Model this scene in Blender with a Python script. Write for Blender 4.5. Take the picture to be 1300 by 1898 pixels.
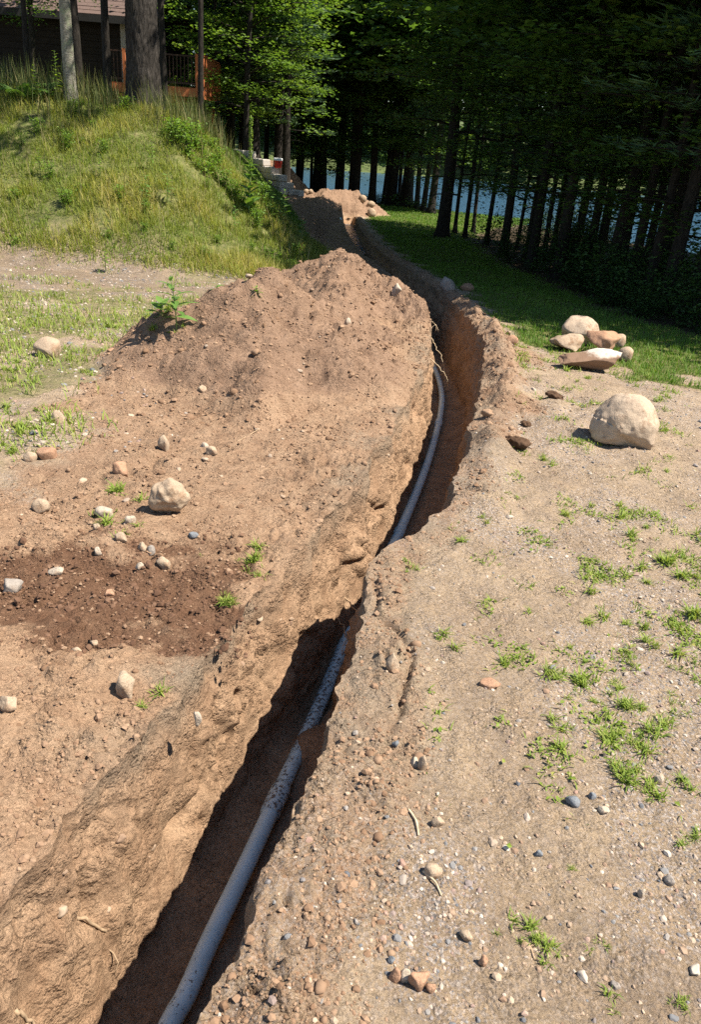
import bpy, bmesh, math, random
import numpy as np
from mathutils import Vector, Matrix

# ------------------------------------------------------------------ camera, sky, sun, exposure
SC = bpy.context.scene
COL = SC.collection
for o in list(bpy.data.objects):
    bpy.data.objects.remove(o)

FPX, IMG_W, IMG_H = 1450.0, 1300.0, 1898.0
PITCH, ROLL, EYE = math.radians(25.3), math.radians(4.5), 1.5
FWD = np.array([0.0, math.cos(PITCH), -math.sin(PITCH)])
_r0 = np.array([1.0, 0.0, 0.0]); _u0 = np.cross(_r0, FWD)
RIGHT = _r0*math.cos(ROLL) + _u0*math.sin(ROLL)
UP = -_r0*math.sin(ROLL) + _u0*math.cos(ROLL)
CAM = np.array([0.0, 0.0, EYE])
cam_data = bpy.data.cameras.new('camera')
cam = bpy.data.objects.new('camera', cam_data); COL.objects.link(cam)
cam_data.sensor_fit = 'VERTICAL'; cam_data.sensor_height = 36.0
cam_data.lens = FPX/IMG_H*36.0
cam_data.clip_start = 0.05; cam_data.clip_end = 1000
m = Matrix.Identity(4)
for i in range(3):
    m[i][0], m[i][1], m[i][2], m[i][3] = RIGHT[i], UP[i], -FWD[i], CAM[i]
cam.matrix_world = m
SC.camera = cam

SUN_EL, SUN_AZ = math.radians(57), math.radians(-13)          # azimuth measured from +X towards +Y
sun_dir = Vector((math.cos(SUN_EL)*math.cos(SUN_AZ), math.cos(SUN_EL)*math.sin(SUN_AZ), math.sin(SUN_EL)))
world = bpy.data.worlds.new('World'); SC.world = world; world.use_nodes = True
wn = world.node_tree.nodes; wl = world.node_tree.links
sky = wn.new('ShaderNodeTexSky'); sky.sky_type = 'NISHITA'; sky.sun_disc = False
sky.sun_elevation = SUN_EL; sky.sun_rotation = math.radians(90) - SUN_AZ
sky.air_density = 1.0; sky.dust_density = 0.15; sky.ozone_density = 1.0
bg = wn['Background']; bg.inputs['Strength'].default_value = 0.075
wl.new(sky.outputs[0], bg.inputs[0])
sd = bpy.data.lights.new('sun', 'SUN'); sd.energy = 4.6; sd.angle = math.radians(0.53); sd.color = (1.0, 0.93, 0.82)
so = bpy.data.objects.new('sun', sd); COL.objects.link(so)
so.rotation_euler = sun_dir.to_track_quat('Z', 'Y').to_euler(); so.location = (20, -5, 30)
SC.view_settings.view_transform = 'Standard'; SC.view_settings.look = 'None'
SC.view_settings.gamma = 1.0; SC.view_settings.use_curve_mapping = False
SC.view_settings.exposure = 1.40
SC.render.engine = 'CYCLES'; SC.cycles.use_denoising = False
SC.cycles.max_bounces = 5; SC.cycles.diffuse_bounces = 3; SC.cycles.glossy_bounces = 2
SC.cycles.transmission_bounces = 3; SC.cycles.transparent_max_bounces = 4

RNG = np.random.default_rng(7)
random.seed(11)

# ------------------------------------------------------------------ noise
def _hash(ix, iy, seed):
    h = (ix.astype(np.int64)*374761393 + iy.astype(np.int64)*668265263 + seed*1442695041) & 0x7fffffff
    h = ((h ^ (h >> 13))*1274126177) & 0x7fffffff
    return (h ^ (h >> 16)) & 0xffff
def n2(x, y, seed=0):
    x = np.asarray(x, float); y = np.asarray(y, float)
    x, y = np.broadcast_arrays(x, y)
    ix = np.floor(x); iy = np.floor(y); fx = x-ix; fy = y-iy
    u = fx*fx*fx*(fx*(fx*6-15)+10); v = fy*fy*fy*(fy*(fy*6-15)+10)
    def g(ax, ay):
        a = _hash(ix+ax, iy+ay, seed)*(2*math.pi/65536)
        return np.cos(a)*(fx-ax) + np.sin(a)*(fy-ay)
    a = g(0,0)*(1-u)+g(1,0)*u; b = g(0,1)*(1-u)+g(1,1)*u
    return (a*(1-v)+b*v)*1.5
def fbm(x, y, oct=4, seed=0, gain=0.5):
    s = 0; a = 1.0
    for k in range(oct):
        s = s + a*n2(x*2**k, y*2**k, seed+k*17); a *= gain
    return s
def sstep(a, b, x):
    t = np.clip((np.asarray(x, float)-a)/(b-a), 0, 1); return t*t*(3-2*t)

# ------------------------------------------------------------------ terrain functions
def gz(y): return np.interp(y, [4, 5, 18, 24, 40, 46, 60], [0, -.035, -.75, -.9, -1.05, -2.2, -3.0])
LIP = np.array([  # Y, left lip x, right lip x
 [-6, -3.0, -2.3], [-3, -2.0, -1.35], [0, -1.06, -.47], [.9, -.77, -.20], [1.15, -.685, -.145], [1.7, -.545, -.03], [2.1, -.41, .055],
 [2.45, -.325, .085], [2.7, -.235, .105], [2.86, -.18, .15], [3.02, -.12, .31], [3.45, 0.01, .48], [4.1, .14, .62], [5.2, .35, .81], [6.3, .53, 1.0], [7.3, .64, 1.13],
 [8.7, .69, 1.18], [10.2, .68, 1.16], [12.6, .50, .98], [14.5, .30, .79], [16.3, .08, .57], [18.5, -.17, .31], [20.5, -.42, .03], [24, -.72, -.25], [27, -.95, -.48],
 [30, -1.15, -.68], [60, -3.0, -2.5]])
def lips(y):
    y = np.asarray(y, float)
    jl = 0.028*fbm(y*2.6, 3.3, 3, 5) + 0.012*fbm(y*16, 7.7, 2, 9)
    jr = 0.030*fbm(y*2.9, 13.3, 3, 25) + 0.014*fbm(y*18, 17.7, 2, 29)
    return np.interp(y, LIP[:,0], LIP[:,1]) + jl, np.interp(y, LIP[:,0], LIP[:,2]) + jr

def hill_raw(x, y):
    xs = x + 0.10*np.maximum(y-15.5, 0)
    T = np.interp(xs, [-20, -14, -8, -5.4, -4.4, -3.34, -2.9, -2.47, -2.0, -1.57, -1.1, -.65], [3.4, 3.1, 2.7, 2.4, 2.32, 2.15, 1.72, 1.25, .9, .52, .22, 0])
    yf = 10.9 + 0.3*n2(x*.6, 2.2, 3) - .16*(x+3)
    s = sstep(0, 1, (y-yf)/(4.6))
    s = 0.75*np.clip((y-yf)/4.4, 0, 1) + .25*s
    return T*s, s*sstep(-.65, -.95, xs)
def hill(x, y):
    h, msk = hill_raw(x, y)
    h = h*(1 - .012*np.maximum(y-16, 0)*sstep(16, 17, y))
    return h + 0.05*fbm(x*1.3, y*1.3, 3, 41)*np.clip(h*3, 0, 1)

RIDGE = [((-1.85,4.55,.01),(-1.35,5.0,.09)), ((-1.35,5.0,.09),(-.76,5.75,.66)), ((-.76,5.75,.66),(-.34,7.4,.24)), ((-.34,7.4,.24),(-.36,10.0,.55)),
 ((-.36,10.0,.55),(.22,9.3,.36)), ((.22,9.3,.36),(.48,8.5,.20)), ((-.36,10.0,.55),(-.42,12.5,.28)), ((-.42,12.5,.28),(-.4,16,.04)),
 ((-.76,5.75,.58),(-.62,4.3,.05)), ((-.42,6.4,.36),(.0,5.2,.10)), ((-.34,7.4,.24),(.2,7.0,.16))]
RIDGE2 = [((-1.3,19,.10),(-1.75,24,.25)), ((-1.75,24,.25),(-1.95,28,.55)), ((-1.95,28,.55),(-1.75,31,.82)), ((-1.75,31,.82),(-.95,32,.80)), ((-.95,32,.74),(-.4,32.4,.45)), ((-1.75,31,.7),(-2.7,33,.4))]
RIDGE3 = [((-4.3,36,.6),(-3.7,36,.85)), ((-3.7,36,.85),(-3.1,36.2,.6))]
def ridge_h(x, y, segs, slope, k=0.06):
    acc = None
    for (a, b) in segs:
        ax, ay, ah = a; bx, by, bh = b
        dx, dy = bx-ax, by-ay
        t = np.clip(((x-ax)*dx + (y-ay)*dy)/(dx*dx+dy*dy), 0, 1)
        d = np.sqrt((x-ax-t*dx)**2 + (y-ay-t*dy)**2)
        h = ah + (bh-ah)*t - slope*(np.sqrt(d*d+.012)-.11)
        e = np.exp(np.clip(h/k, -30, 30)); acc = e if acc is None else acc + e
    return k*np.log(acc + 1e-9)
def heaps(x, y):
    wx = x + .10*fbm(x*1.1, y*1.1, 2, 61); wy = y + .12*fbm(x*1.1, y*1.1, 2, 67)
    h1 = ridge_h(wx, wy, RIDGE, .60, .04)
    h2 = ridge_h(wx, wy, RIDGE2, .55)
    h3 = ridge_h(wx, wy, RIDGE3, .6)
    return h1, h2, h3

def soil_mask(x, y):
    L, R = np.interp(y, LIP[:,0], LIP[:,1]), np.interp(y, LIP[:,0], LIP[:,2])
    n = fbm(x*1.7, y*1.7, 3, 71)
    wr = np.interp(y, [0, .9, 1.6, 2.3, 3, 4, 5, 7, 9, 12, 16, 24], [.42, .42, .38, .22, .18, .32, .45, .60, .32, .3, .28, .3])
    right = sstep(1.0, .45, (x-R)/wr + .45*n)
    wl_ = np.interp(y, [0, 2, 3, 4, 5, 6, 9, 12, 16, 24], [2.2, 1.8, 1.55, 1.75, 2.2, 2.1, 1.9, 1.5, .8, .8])
    left = sstep(1.08, .85, (L-x)/wl_ + .22*n)
    return np.where(x > .5*(L+R), right, left)

def moist_mask(x, y):
    n = fbm(x*3, y*3, 3, 83)
    u = (x+1.05)/.85; v = (y - (2.36 + .10*(x+1.0)))/.34
    return sstep(1.3, .6, np.sqrt(u*u+v*v*1.0) + .40*n)

def base_z(x, y):
    """everything but heaps and the fine relief"""
    L, R = np.interp(y, LIP[:,0], LIP[:,1]), np.interp(y, LIP[:,0], LIP[:,2])
    z = gz(y) + hill(x, y) + 0.02*fbm(x*.45, y*.45, 2, 31)
    d = x - R
    berm = np.interp(y, [0, 1.2, 2.2, 3, 3.6, 5, 8, 11, 13, 20], [.035, .03, .02, .01, .05, .085, .10, .07, .05, .06])
    z = z + np.where(d > -.1, berm*np.exp(-((d-.14)/.13)**2)*(1+.8*fbm(x*3.2, y*3.2, 3, 51)), 0)
    z = z + np.where((d > 0), .035*np.exp(-((x-1.35)/.4)**2-((y-5.3)/1.1)**2)*(1+fbm(x*5, y*5, 2, 55)), 0)
    # right yard: falls gently towards the wood
    z = z - np.where(x > 2.5, .02*(x-2.5), 0)
    # the dug left side close to the camera
    z = z - .035*moist_mask(x, y) + .018*np.exp(-((y-2.78-.1*(x+1))/.12)**2)*sstep(-.35, -.6, x)*sstep(-2.2, -1.6, x)
    e = L - x
    z = z - np.where(e > -.2, .045*np.exp(-(np.maximum(e, 0)/.16)**2)*sstep(3.0, 1.6, y), 0)
    return z

def ground_z(x, y, fine=True):
    x = np.asarray(x, float); y = np.asarray(y, float)
    h1, h2, h3 = heaps(x, y)
    L, R = np.interp(y, LIP[:,0], LIP[:,1]), np.interp(y, LIP[:,0], LIP[:,2])
    left = np.maximum(sstep(.06, -.06, x-L), sstep(30.2, 30.6, y))
    hp = (np.maximum(h1, 0) + np.maximum(h2, 0) + np.maximum(h3, 0))*left
    z = base_z(x, y) + hp
    if fine:
        s = np.clip(soil_mask(x, y) + (hp > .02), 0, 1)
        hk = np.clip(hp*6, 0, 1)
        rid = 1-np.abs(fbm(x*2.4, y*2.4, 3, 91))
        z = z + hk*(.075*fbm(x*2.1, y*2.1, 4, 93, .6) - .03*np.maximum(rid-.82, 0)/.18*sstep(0, .3, n2(x, y, 95)))
        loose = sstep(-.28, .30, fbm(x*1.5, y*1.5, 3, 96) + .25*hk)
        bil = np.abs(n2(x*13, y*13, 99))*2-.5; bil2 = np.abs(n2(x*27+3, y*27, 100))*2-.5; bil3 = np.abs(n2(x*58+3, y*58, 102))*2-.5
        far = 1 + .6*sstep(3, 9, y)
        z = z + s*(.015*fbm(x*5, y*5, 3, 97) + far*(.25+.75*loose)*(.016*bil*(.6+n2(x*7, y*7, 98)) + .015*bil2*(.6+n2(x*11, y*11, 104)) + .011*bil3*(.6+n2(x*19, y*19, 110))))
        z = z - s*.035*np.maximum(1-np.abs(fbm(x*1.7+5, y*1.2, 3, 106))*9, 0)*sstep(.0, .35, n2(x*1.3, y*1.3, 107))
        z = z + (1-s)*(.012*fbm(x*4, y*4, 3, 103) + .006*fbm(x*20, y*20, 2, 105) + .004*n2(x*55, y*55, 108)*sstep(0, .3, n2(x*2, y*2, 109)))
    return z

def lawn_mask(x, y):
    n = fbm(x*1.3, y*1.3, 3, 111)
    R = np.interp(y, LIP[:,0], LIP[:,2])
    a = sstep(-.25, .35, (y - (8.9 - .98*(x-.3))) + 1.0*n) * sstep(.30, .60, x-R+.25*n)
    L = np.interp(y, LIP[:,0], LIP[:,1])
    b = sstep(18, 20, y)*sstep(.9, 1.3, L-x)
    return np.maximum(a, b)
def forest_edge(y):   # x of the wood's edge
    return np.interp(y, [7, 9.25, 11.4, 15.2, 19.4, 25, 30, 36, 40], [5.3, 3.95, 3.3, 3.2, 2.85, 2.75, 4.2, 7, 9])
def forest_mask(x, y):
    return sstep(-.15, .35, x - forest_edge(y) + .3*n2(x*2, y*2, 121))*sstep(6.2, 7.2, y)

def shore(x, y):      # >0 on the lake side
    return y - np.interp(x, [-40, -4, 2, 4, 8, 12, 20, 40], [44, 42.5, 41.5, 38, 32, 27.5, 23, 18])

# ------------------------------------------------------------------ mesh helpers
def tag(o, label=None, cat=None, group=None, kind=None):
    if label: o['label'] = label
    if cat: o['category'] = cat
    if group: o['group'] = group
    if kind: o['kind'] = kind
    return o
def np_mesh(name, V, Fq, mats=(), smooth=True, attr=None):
    """V (n,3); Fq list of (m,k) int arrays"""
    if not isinstance(Fq, (list, tuple)): Fq = [Fq]
    me = bpy.data.meshes.new(name)
    V = np.asarray(V, np.float32)
    me.vertices.add(len(V)); me.vertices.foreach_set('co', V.ravel())
    loops = np.concatenate([f.ravel() for f in Fq]).astype(np.int32)
    tot = np.concatenate([np.full(len(f), f.shape[1], np.int32) for f in Fq])
    st = np.concatenate([[0], np.cumsum(tot)[:-1]]).astype(np.int32)
    me.loops.add(len(loops)); me.loops.foreach_set('vertex_index', loops)
    me.polygons.add(len(tot)); me.polygons.foreach_set('loop_start', st); me.polygons.foreach_set('loop_total', tot)
    me.update(calc_edges=True)
    me.polygons.foreach_set('use_smooth', np.full(len(tot), bool(smooth)))
    for mm in mats: me.materials.append(mm)
    if attr is not None:
        for k, A in attr.items():
            a = me.attributes.new(k, 'FLOAT_COLOR', 'POINT'); a.data.foreach_set('color', np.asarray(A, np.float32).ravel())
    return me
def link(name, me, parent=None):
    o = bpy.data.objects.new(name, me); COL.objects.link(o)
    if parent: o.parent = parent
    return o
def empty(name, loc=(0,0,0), rz=0.0):
    o = bpy.data.objects.new(name, None); COL.objects.link(o)
    o.empty_display_size = .1; o.location = loc; o.rotation_euler = (0, 0, rz)
    return o
def at(px, py, Y=None, off=0.0, yoff=0.0):
    """where the sight line through a spot of the photograph meets the ground (or the distance Y)"""
    d = FWD + RIGHT*(px-650)/FPX + UP*(949-py)/FPX
    if Y is not None:
        return CAM + d*(Y/d[1])
    t = np.geomspace(.5, 80, 4000)
    P = CAM[None] + d[None]*t[:, None]
    k = np.argmax(P[:,2] < ground_z(P[:,0], P[:,1], False) + off)
    p = P[k].copy(); return p

# ------------------------------------------------------------------ materials
def new_mat(name):
    mt = bpy.data.materials.new(name); mt.use_nodes = True
    nt = mt.node_tree; bs = nt.nodes['Principled BSDF']
    bs.inputs['Roughness'].default_value = .9; bs.inputs['Specular IOR Level'].default_value = .2
    return mt, nt, bs
class NB:
    """small node builder"""
    def __init__(s, nt): s.nt = nt; s.co = None
    def n(s, t, **kw):
        nd = s.nt.nodes.new(t)
        for k, v in kw.items(): setattr(nd, k, v)
        return nd
    def l(s, a, b): s.nt.links.new(a, b)
    def coord(s, which='Object'):
        if s.co is None: s.co = s.n('ShaderNodeTexCoord')
        return s.co.outputs[which]
    def noise(s, scale, detail=4, rough=.6, vec=None, dist=0):
        nd = s.n('ShaderNodeTexNoise'); nd.inputs['Scale'].default_value = scale; nd.inputs['Detail'].default_value = detail
        nd.inputs['Roughness'].default_value = rough; nd.inputs['Distortion'].default_value = dist
        s.l(vec if vec is not None else s.coord(), nd.inputs['Vector']); return nd.outputs['Fac']
    def voro(s, scale, feature='F1', vec=None, out='Distance', rnd=1):
        nd = s.n('ShaderNodeTexVoronoi', feature=feature); nd.inputs['Scale'].default_value = scale
        nd.inputs['Randomness'].default_value = rnd
        s.l(vec if vec is not None else s.coord(), nd.inputs['Vector']); return nd.outputs[out]
    def ramp(s, fac, stops, interp='LINEAR'):
        nd = s.n('ShaderNodeValToRGB'); cr = nd.color_ramp; cr.interpolation = interp
        while len(cr.elements) < len(stops): cr.elements.new(.5)
        for e, (p, c) in zip(cr.elements, stops):
            e.position = p; e.color = (c, c, c, 1) if isinstance(c, (int, float)) else (*c, 1)
        s.l(fac, nd.inputs[0]); return nd.outputs[0]
    def mix(s, fac, a, b, mode='MIX'):
        nd = s.n('ShaderNodeMix', data_type='RGBA', blend_type=mode); 
        for q, v in ((0, fac), (6, a), (7, b)):
            sock = nd.inputs[q]
            if isinstance(v, (int, float)): sock.default_value = v if q == 0 else (v, v, v, 1)
            elif isinstance(v, tuple): sock.default_value = (*v, 1)
            else: s.l(v, sock)
        return nd.outputs[2]
    def math(s, op, a, b=None, clamp=False):
        nd = s.n('ShaderNodeMath', operation=op, use_clamp=clamp)
        for k, v in ((0, a), (1, b)):
            if v is None: continue
            if isinstance(v, (int, float)): nd.inputs[k].default_value = v
            else: s.l(v, nd.inputs[k])
        return nd.outputs[0]
    def bump(s, h, strength, dist=.01, normal=None):
        nd = s.n('ShaderNodeBump'); nd.inputs['Strength'].default_value = strength; nd.inputs['Distance'].default_value = dist
        s.l(h, nd.inputs['Height'])
        if normal is not None: s.l(normal, nd.inputs['Normal'])
        return nd.outputs[0]
    def mapping(s, scale=(1,1,1), vec=None):
        nd = s.n('ShaderNodeMapping'); nd.inputs['Scale'].default_value = scale
        s.l(vec if vec is not None else s.coord(), nd.inputs['Vector']); return nd.outputs[0]

def earth_material():
    mt, nt, bs = new_mat('earth'); b = NB(nt)
    at_ = b.n('ShaderNodeAttribute', attribute_name='zones'); sep = b.n('ShaderNodeSeparateColor'); b.l(at_.outputs['Color'], sep.inputs[0])
    at2 = b.n('ShaderNodeAttribute', attribute_name='zones2'); sep2 = b.n('ShaderNodeSeparateColor'); b.l(at2.outputs['Color'], sep2.inputs[0])
    soil, grass, moist = sep.outputs[0], sep.outputs[1], sep.outputs[2]
    brk = b.math('SUBTRACT', b.noise(11, 8, .75), .5)
    soil = b.ramp(b.math('ADD', soil, b.math('MULTIPLY', brk, 1.5)), [(.30, 0), (.68, 1)])
    moist = b.ramp(b.math('ADD', moist, b.math('MULTIPLY', brk, 1.6)), [(.30, 0), (.75, 1)])
    grass = b.ramp(b.math('ADD', grass, b.math('MULTIPLY', brk, .9)), [(.25, 0), (.75, 1)])
    gravel, topsoil, litter = sep2.outputs[0], sep2.outputs[1], sep2.outputs[2]
    big = b.noise(1.6, 5, .6); mid = b.noise(9, 6, .65); fine = b.noise(70, 5, .7); grit = b.noise(260, 3, .7)
    yard = b.mix(b.ramp(big, [(.3, 0), (.7, 1)]), (.265, .188, .12), (.39, .29, .187))
    yard = b.mix(b.ramp(mid, [(.35, .0), (.7, .55)]), yard, (.20, .155, .118))
    dirt = b.mix(b.ramp(big, [(.3, 0), (.68, 1)]), (.205, .126, .078), (.285, .183, .115))
    dirt = b.mix(b.ramp(mid, [(.38, 0), (.68, .7)]), dirt, (.345, .235, .152))
    dirt = b.mix(b.ramp(mid, [(.2, .5), (.4, 0)]), dirt, (.135, .076, .045))
    col = b.mix(soil, yard, dirt)
    hpm = b.ramp(b.math('ADD', at2.outputs['Alpha'], b.math('MULTIPLY', brk, 1.2)), [(.3, 0), (.7, 1)])
    hcol = b.mix(b.ramp(mid, [(.3, 0), (.7, 1)]), (.17, .105, .068), (.275, .180, .120))
    col = b.mix(hpm, col, hcol)
    sub = b.math('MULTIPLY', at_.outputs['Alpha'], b.ramp(b.noise(3.1, 6, .7), [(.3, .45), (.6, 1)]))
    col = b.mix(sub, col, b.mix(b.ramp(mid, [(.3, 0), (.7, 1)]), (.30, .184, .110), (.41, .272, .170)))
    # grey dry topsoil near the cut edges
    col = b.mix(b.math('MULTIPLY', topsoil, b.ramp(mid, [(.3, .35), (.65, 1)])), col, (.225, .178, .128))
    col = b.mix(b.math('MULTIPLY', moist, b.ramp(mid, [(.25, 1), (.8, .75)])), col, (.12, .063, .037))
    # crushed stone speckle
    vc = b.voro(170, out='Color'); hs = b.n('ShaderNodeSeparateColor'); b.l(vc, hs.inputs[0])
    stone = b.ramp(hs.outputs[0], [(0, (.10, .10, .11)), (.3, (.25, .225, .21)), (.55, (.36, .29, .245)), (.8, (.45, .40, .36)), (1, (.24, .17, .14))])
    sp = b.math('MULTIPLY', gravel, b.ramp(hs.outputs[1], [(.5, 0), (.7, .75)]))
    col = b.mix(sp, col, stone)
    vc2 = b.voro(38, out='Color'); hs2 = b.n('ShaderNodeSeparateColor'); b.l(vc2, hs2.inputs[0])
    grn = b.mix(b.ramp(b.noise(5, 5, .7), [(.3, 0), (.7, 1)]), (.060, .085, .020), (.15, .15, .05))
    col = b.mix(b.math('MULTIPLY', grass, b.ramp(b.noise(14, 4, .7), [(.25, .55), (.55, 1)])), col, grn)
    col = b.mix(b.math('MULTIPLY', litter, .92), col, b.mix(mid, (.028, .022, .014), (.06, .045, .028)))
    # fine value variation everywhere
    col = b.mix(.75, col, b.ramp(fine, [(.30, .42), (.46, 1.0), (.72, 1.3)]), 'MULTIPLY')
    col = b.mix(.6, col, b.ramp(grit, [(.3, .55), (.7, 1.3)]), 'MULTIPLY')
    b.l(col, bs.inputs['Base Color'])
    bs.inputs['Roughness'].default_value = .97; bs.inputs['Specular IOR Level'].default_value = .08
    crumbs = b.math('SUBTRACT', 1, b.voro(48)); crumbs2 = b.math('SUBTRACT', 1, b.voro(120))
    nrm = b.bump(b.noise(60, 9, .9), .85, .014)
    pm = b.ramp(b.noise(7, 4, .6), [(.38, .12), (.6, 1)])
    nrm = b.bump(b.math('MULTIPLY', crumbs, pm), .9, .014, nrm)
    nrm = b.bump(b.math('MULTIPLY', crumbs2, pm), .9, .007, nrm)
    nrm = b.bump(grit, .6, .003, nrm)
    b.l(nrm, bs.inputs['Normal'])
    return mt
M = {}
M['earth'] = earth_material()

# ------------------------------------------------------------------ the ground as one continuous grid, split into the pieces of the setting
def build_terrain():
    rows = np.concatenate([np.linspace(-6, .3, 22)[:-1], np.geomspace(.55, 46, 800), np.linspace(46.5, 60, 12)])
    rows = np.concatenate([[-.0], [.3, .45], rows[21:]]) if False else np.unique(np.concatenate([rows, [.3, .38, .46]]))
    nl, nw, nf, nr = 264, 44, 12, 264
    def outs(n, far):
        k = np.arange(1, n+1); g = 1.0148
        d = .0075*(g**k-1)/(g-1); return d*1.0
    dl, dr = outs(nl, 45), outs(nr, 45)
    dl = np.concatenate([dl, [dl[-1]*1.3, dl[-1]*1.7, dl[-1]*2.3]]); dr = np.concatenate([dr, [dr[-1]*1.3, dr[-1]*1.7, dr[-1]*2.3]])
    nl, nr = len(dl), len(dr)
    Y = rows[:, None]
    L, R = lips(rows); L = L[:, None]; R = R[:, None]
    XL = L - dl[::-1][None]                       # left ground
    XR = R + dr[None]
    zlip_l = ground_z(L, Y); zlip_r = ground_z(R, Y)
    taper = sstep(30.2, 29.2, Y)                  # the trench runs out here
    depth = .74*taper + .0
    wl = R - L
    footL = L + .075 + .03*fbm(Y*1.3, 1.0, 2, 131); footR = R - .085 + .03*fbm(Y*1.5, 5.0, 2, 133)
    fl = np.arange(nf+2)/(nf+1)
    XF = footL + (footR-footL)*fl[None]
    slump = .10*np.exp(-((Y-2.44)/.14)**2)*sstep(.1, .6, fl[None]) + .05*np.exp(-((Y-3.25)/.12)**2)*fl[None] + .03*np.exp(-((Y-1.2)/.1)**2)
    ZF = gz(Y) - depth + .016*fbm(XF*7, Y*7, 3, 141) + .010*np.abs(fbm(XF*22, Y*22, 2, 143)) + slump*taper + .05*(np.abs(fl[None]-.5)*2)**4*taper
    ZF = np.where(taper < .02, ground_z(XF, np.broadcast_to(Y, XF.shape)), ZF)
    def wall(lipx, lipz, footx, footz, sgn, seed):
        f = (np.arange(1, nw+1)/(nw+1))[None]
        X = lipx + (footx-lipx)*(f**1.15); Z = lipz + (footz-lipz)*f
        env = np.sin(np.pi*np.clip(f*.93+.05, 0, 1))**.6
        d = .032*fbm(Y*3.0, Z*3.0, 3, seed) + .016*fbm(Y*11, Z*8, 3, seed+3) + .012*(1-np.abs(n2(Y*19+Z*3, Z*1.6, seed+5))*2)*sstep(.12, .4, f)*sstep(-.2, .2, n2(Y*1.4, Z*2, seed+6)) + sstep(-.3, .3, n2(Y*2.1, Z*3, seed+12))*(.014*(np.abs(n2(Y*13, Z*13, seed+11))*2-.5) + .010*(np.abs(n2(Y*30, Z*30, seed+7))*2-.5))
        d = d - .03*np.maximum(1-np.abs(fbm(Y*1.6, Z*3.2+Y*1.1, 3, seed+15))*8, 0)*sstep(0, .3, n2(Y*1.9, Z*2.2, seed+16))
        for (hy, hz, hr, hd) in (HOLES_L if sgn > 0 else HOLES_R):
            d = d - hd*np.exp(-(((Y-hy)/hr)**2 + ((Z-hz)/(hr*.8))**2)**1.5)
        # the topsoil edge overhangs a little, the cut below it is undercut
        d = d - .025*np.exp(-((f-.22)/.12)**2)*(.5+fbm(Y*4, 9.9, 2, seed+9))
        return X + sgn*d*env*taper, Z
    XWL, ZWL = wall(L, zlip_l, XF[:, :1], ZF[:, :1], 1, 151)
    XWR, ZWR = wall(R, zlip_r, XF[:, -1:], ZF[:, -1:], -1, 171)
    XWR = XWR[:, ::-1]; ZWR = ZWR[:, ::-1]
    X = np.concatenate([XL, L, XWL, XF, XWR, R, XR], 1)
    Yg = np.broadcast_to(Y, X.shape)
    ZL = ground_z(XL, np.broadcast_to(Y, XL.shape)); ZR = ground_z(XR, np.broadcast_to(Y, XR.shape))
    Z = np.concatenate([ZL, zlip_l, ZWL, ZF, ZWR, zlip_r, ZR], 1)
    # lake bed
    sh = shore(X, Yg); Z = np.where(sh > -1.5, np.minimum(Z, np.interp(sh, [-1.5, 0, 1.2, 10], [-1.02, -1.16, -1.75, -3.5])), Z)
    n, mcol = X.shape
    i0 = nl; i1 = nl+1+nw+nf+2+nw          # lip columns
    # zones
    soil = soil_mask(X, Yg)*np.where(X > R-.01, np.interp(Yg, [1, 3, 5], [.50, .50, .85]), 1)
    h1, h2, h3 = heaps(X, Yg)
    left = (X < L + .02) | (Yg > 30.2)
    hp1 = np.where(left, h1, 0); hp2 = np.where(left, np.maximum(h2, h3), 0)
    hillm = hill_raw(X, Yg)[1]
    hillm = np.clip(hillm*3, 0, 1)
    lawn = lawn_mask(X, Yg); forest = forest_mask(X, Yg)
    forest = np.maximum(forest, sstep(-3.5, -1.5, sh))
    heapm = np.clip(np.maximum(hp1, hp2)*14, 0, 1)
    soil = np.maximum(soil*(1-hillm), heapm)
    col_idx = np.arange(mcol)[None] * np.ones((n, 1))
    tr = ((col_idx > i0) & (col_idx < i1)) & (taper > .02)
    soil = np.where(tr, 1, soil)
    grass = np.clip(np.maximum(hillm, lawn)*(1-heapm), 0, 1)*(~tr)
    driveL = sstep(.3, .6, (np.interp(rows, LIP[:,0], LIP[:,1])[:, None]-X)/2.2)*sstep(3.0, 3.6, Yg)*(1-hillm)*(1-heapm)*(X < L)
    dgrass = driveL*(1-soil)*sstep(-.1, .35, fbm(X*1.1, Yg*1.1, 3, 191) + .55*np.exp(-((Yg-7.2)/1.6)**2) - .5*np.exp(-((Yg-10.2)/1.0)**2))
    grass = np.maximum(grass, .55*dgrass)
    # forest floor and shade-side litter
    zones = np.stack([soil, grass*(1-forest), moist_mask(X, Yg)*(~tr)*left, np.where(tr, .9, soil*left*sstep(3.6, 2.2, Yg)*.7)], -1)
    grav = (1-soil)*(1-np.clip(grass*1.2, 0, 1))*(1-forest)*(.35+.65*sstep(-.25, .25, fbm(X*1.4, Yg*1.4, 3, 201)))
    e = np.where(left, L-X, X-R)
    depthb = np.where(tr, np.clip((np.maximum(zlip_l, zlip_r) - Z)/.16, 0, 3), 0)
    nn = fbm(X*3.5, Yg*3.5, 3, 211)
    tops = np.where(tr, sstep(1.1, .35, depthb + .45*n2(Yg*5, Z*5, 213)), sstep(.35, .0, e)*(1-heapm)*sstep(-.25, .25, nn)*sstep(1.2, 2.0, Yg))*sstep(-.3, .3, n2(Yg*1.7, 4.4, 217)+.15)
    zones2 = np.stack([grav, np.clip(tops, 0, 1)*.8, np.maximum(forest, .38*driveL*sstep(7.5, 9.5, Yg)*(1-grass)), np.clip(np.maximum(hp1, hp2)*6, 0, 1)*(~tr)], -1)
    idx = np.arange(n*mcol).reshape(n, mcol)
    Q = np.stack([idx[:-1, :-1], idx[:-1, 1:], idx[1:, 1:], idx[1:, :-1]], -1)
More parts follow.
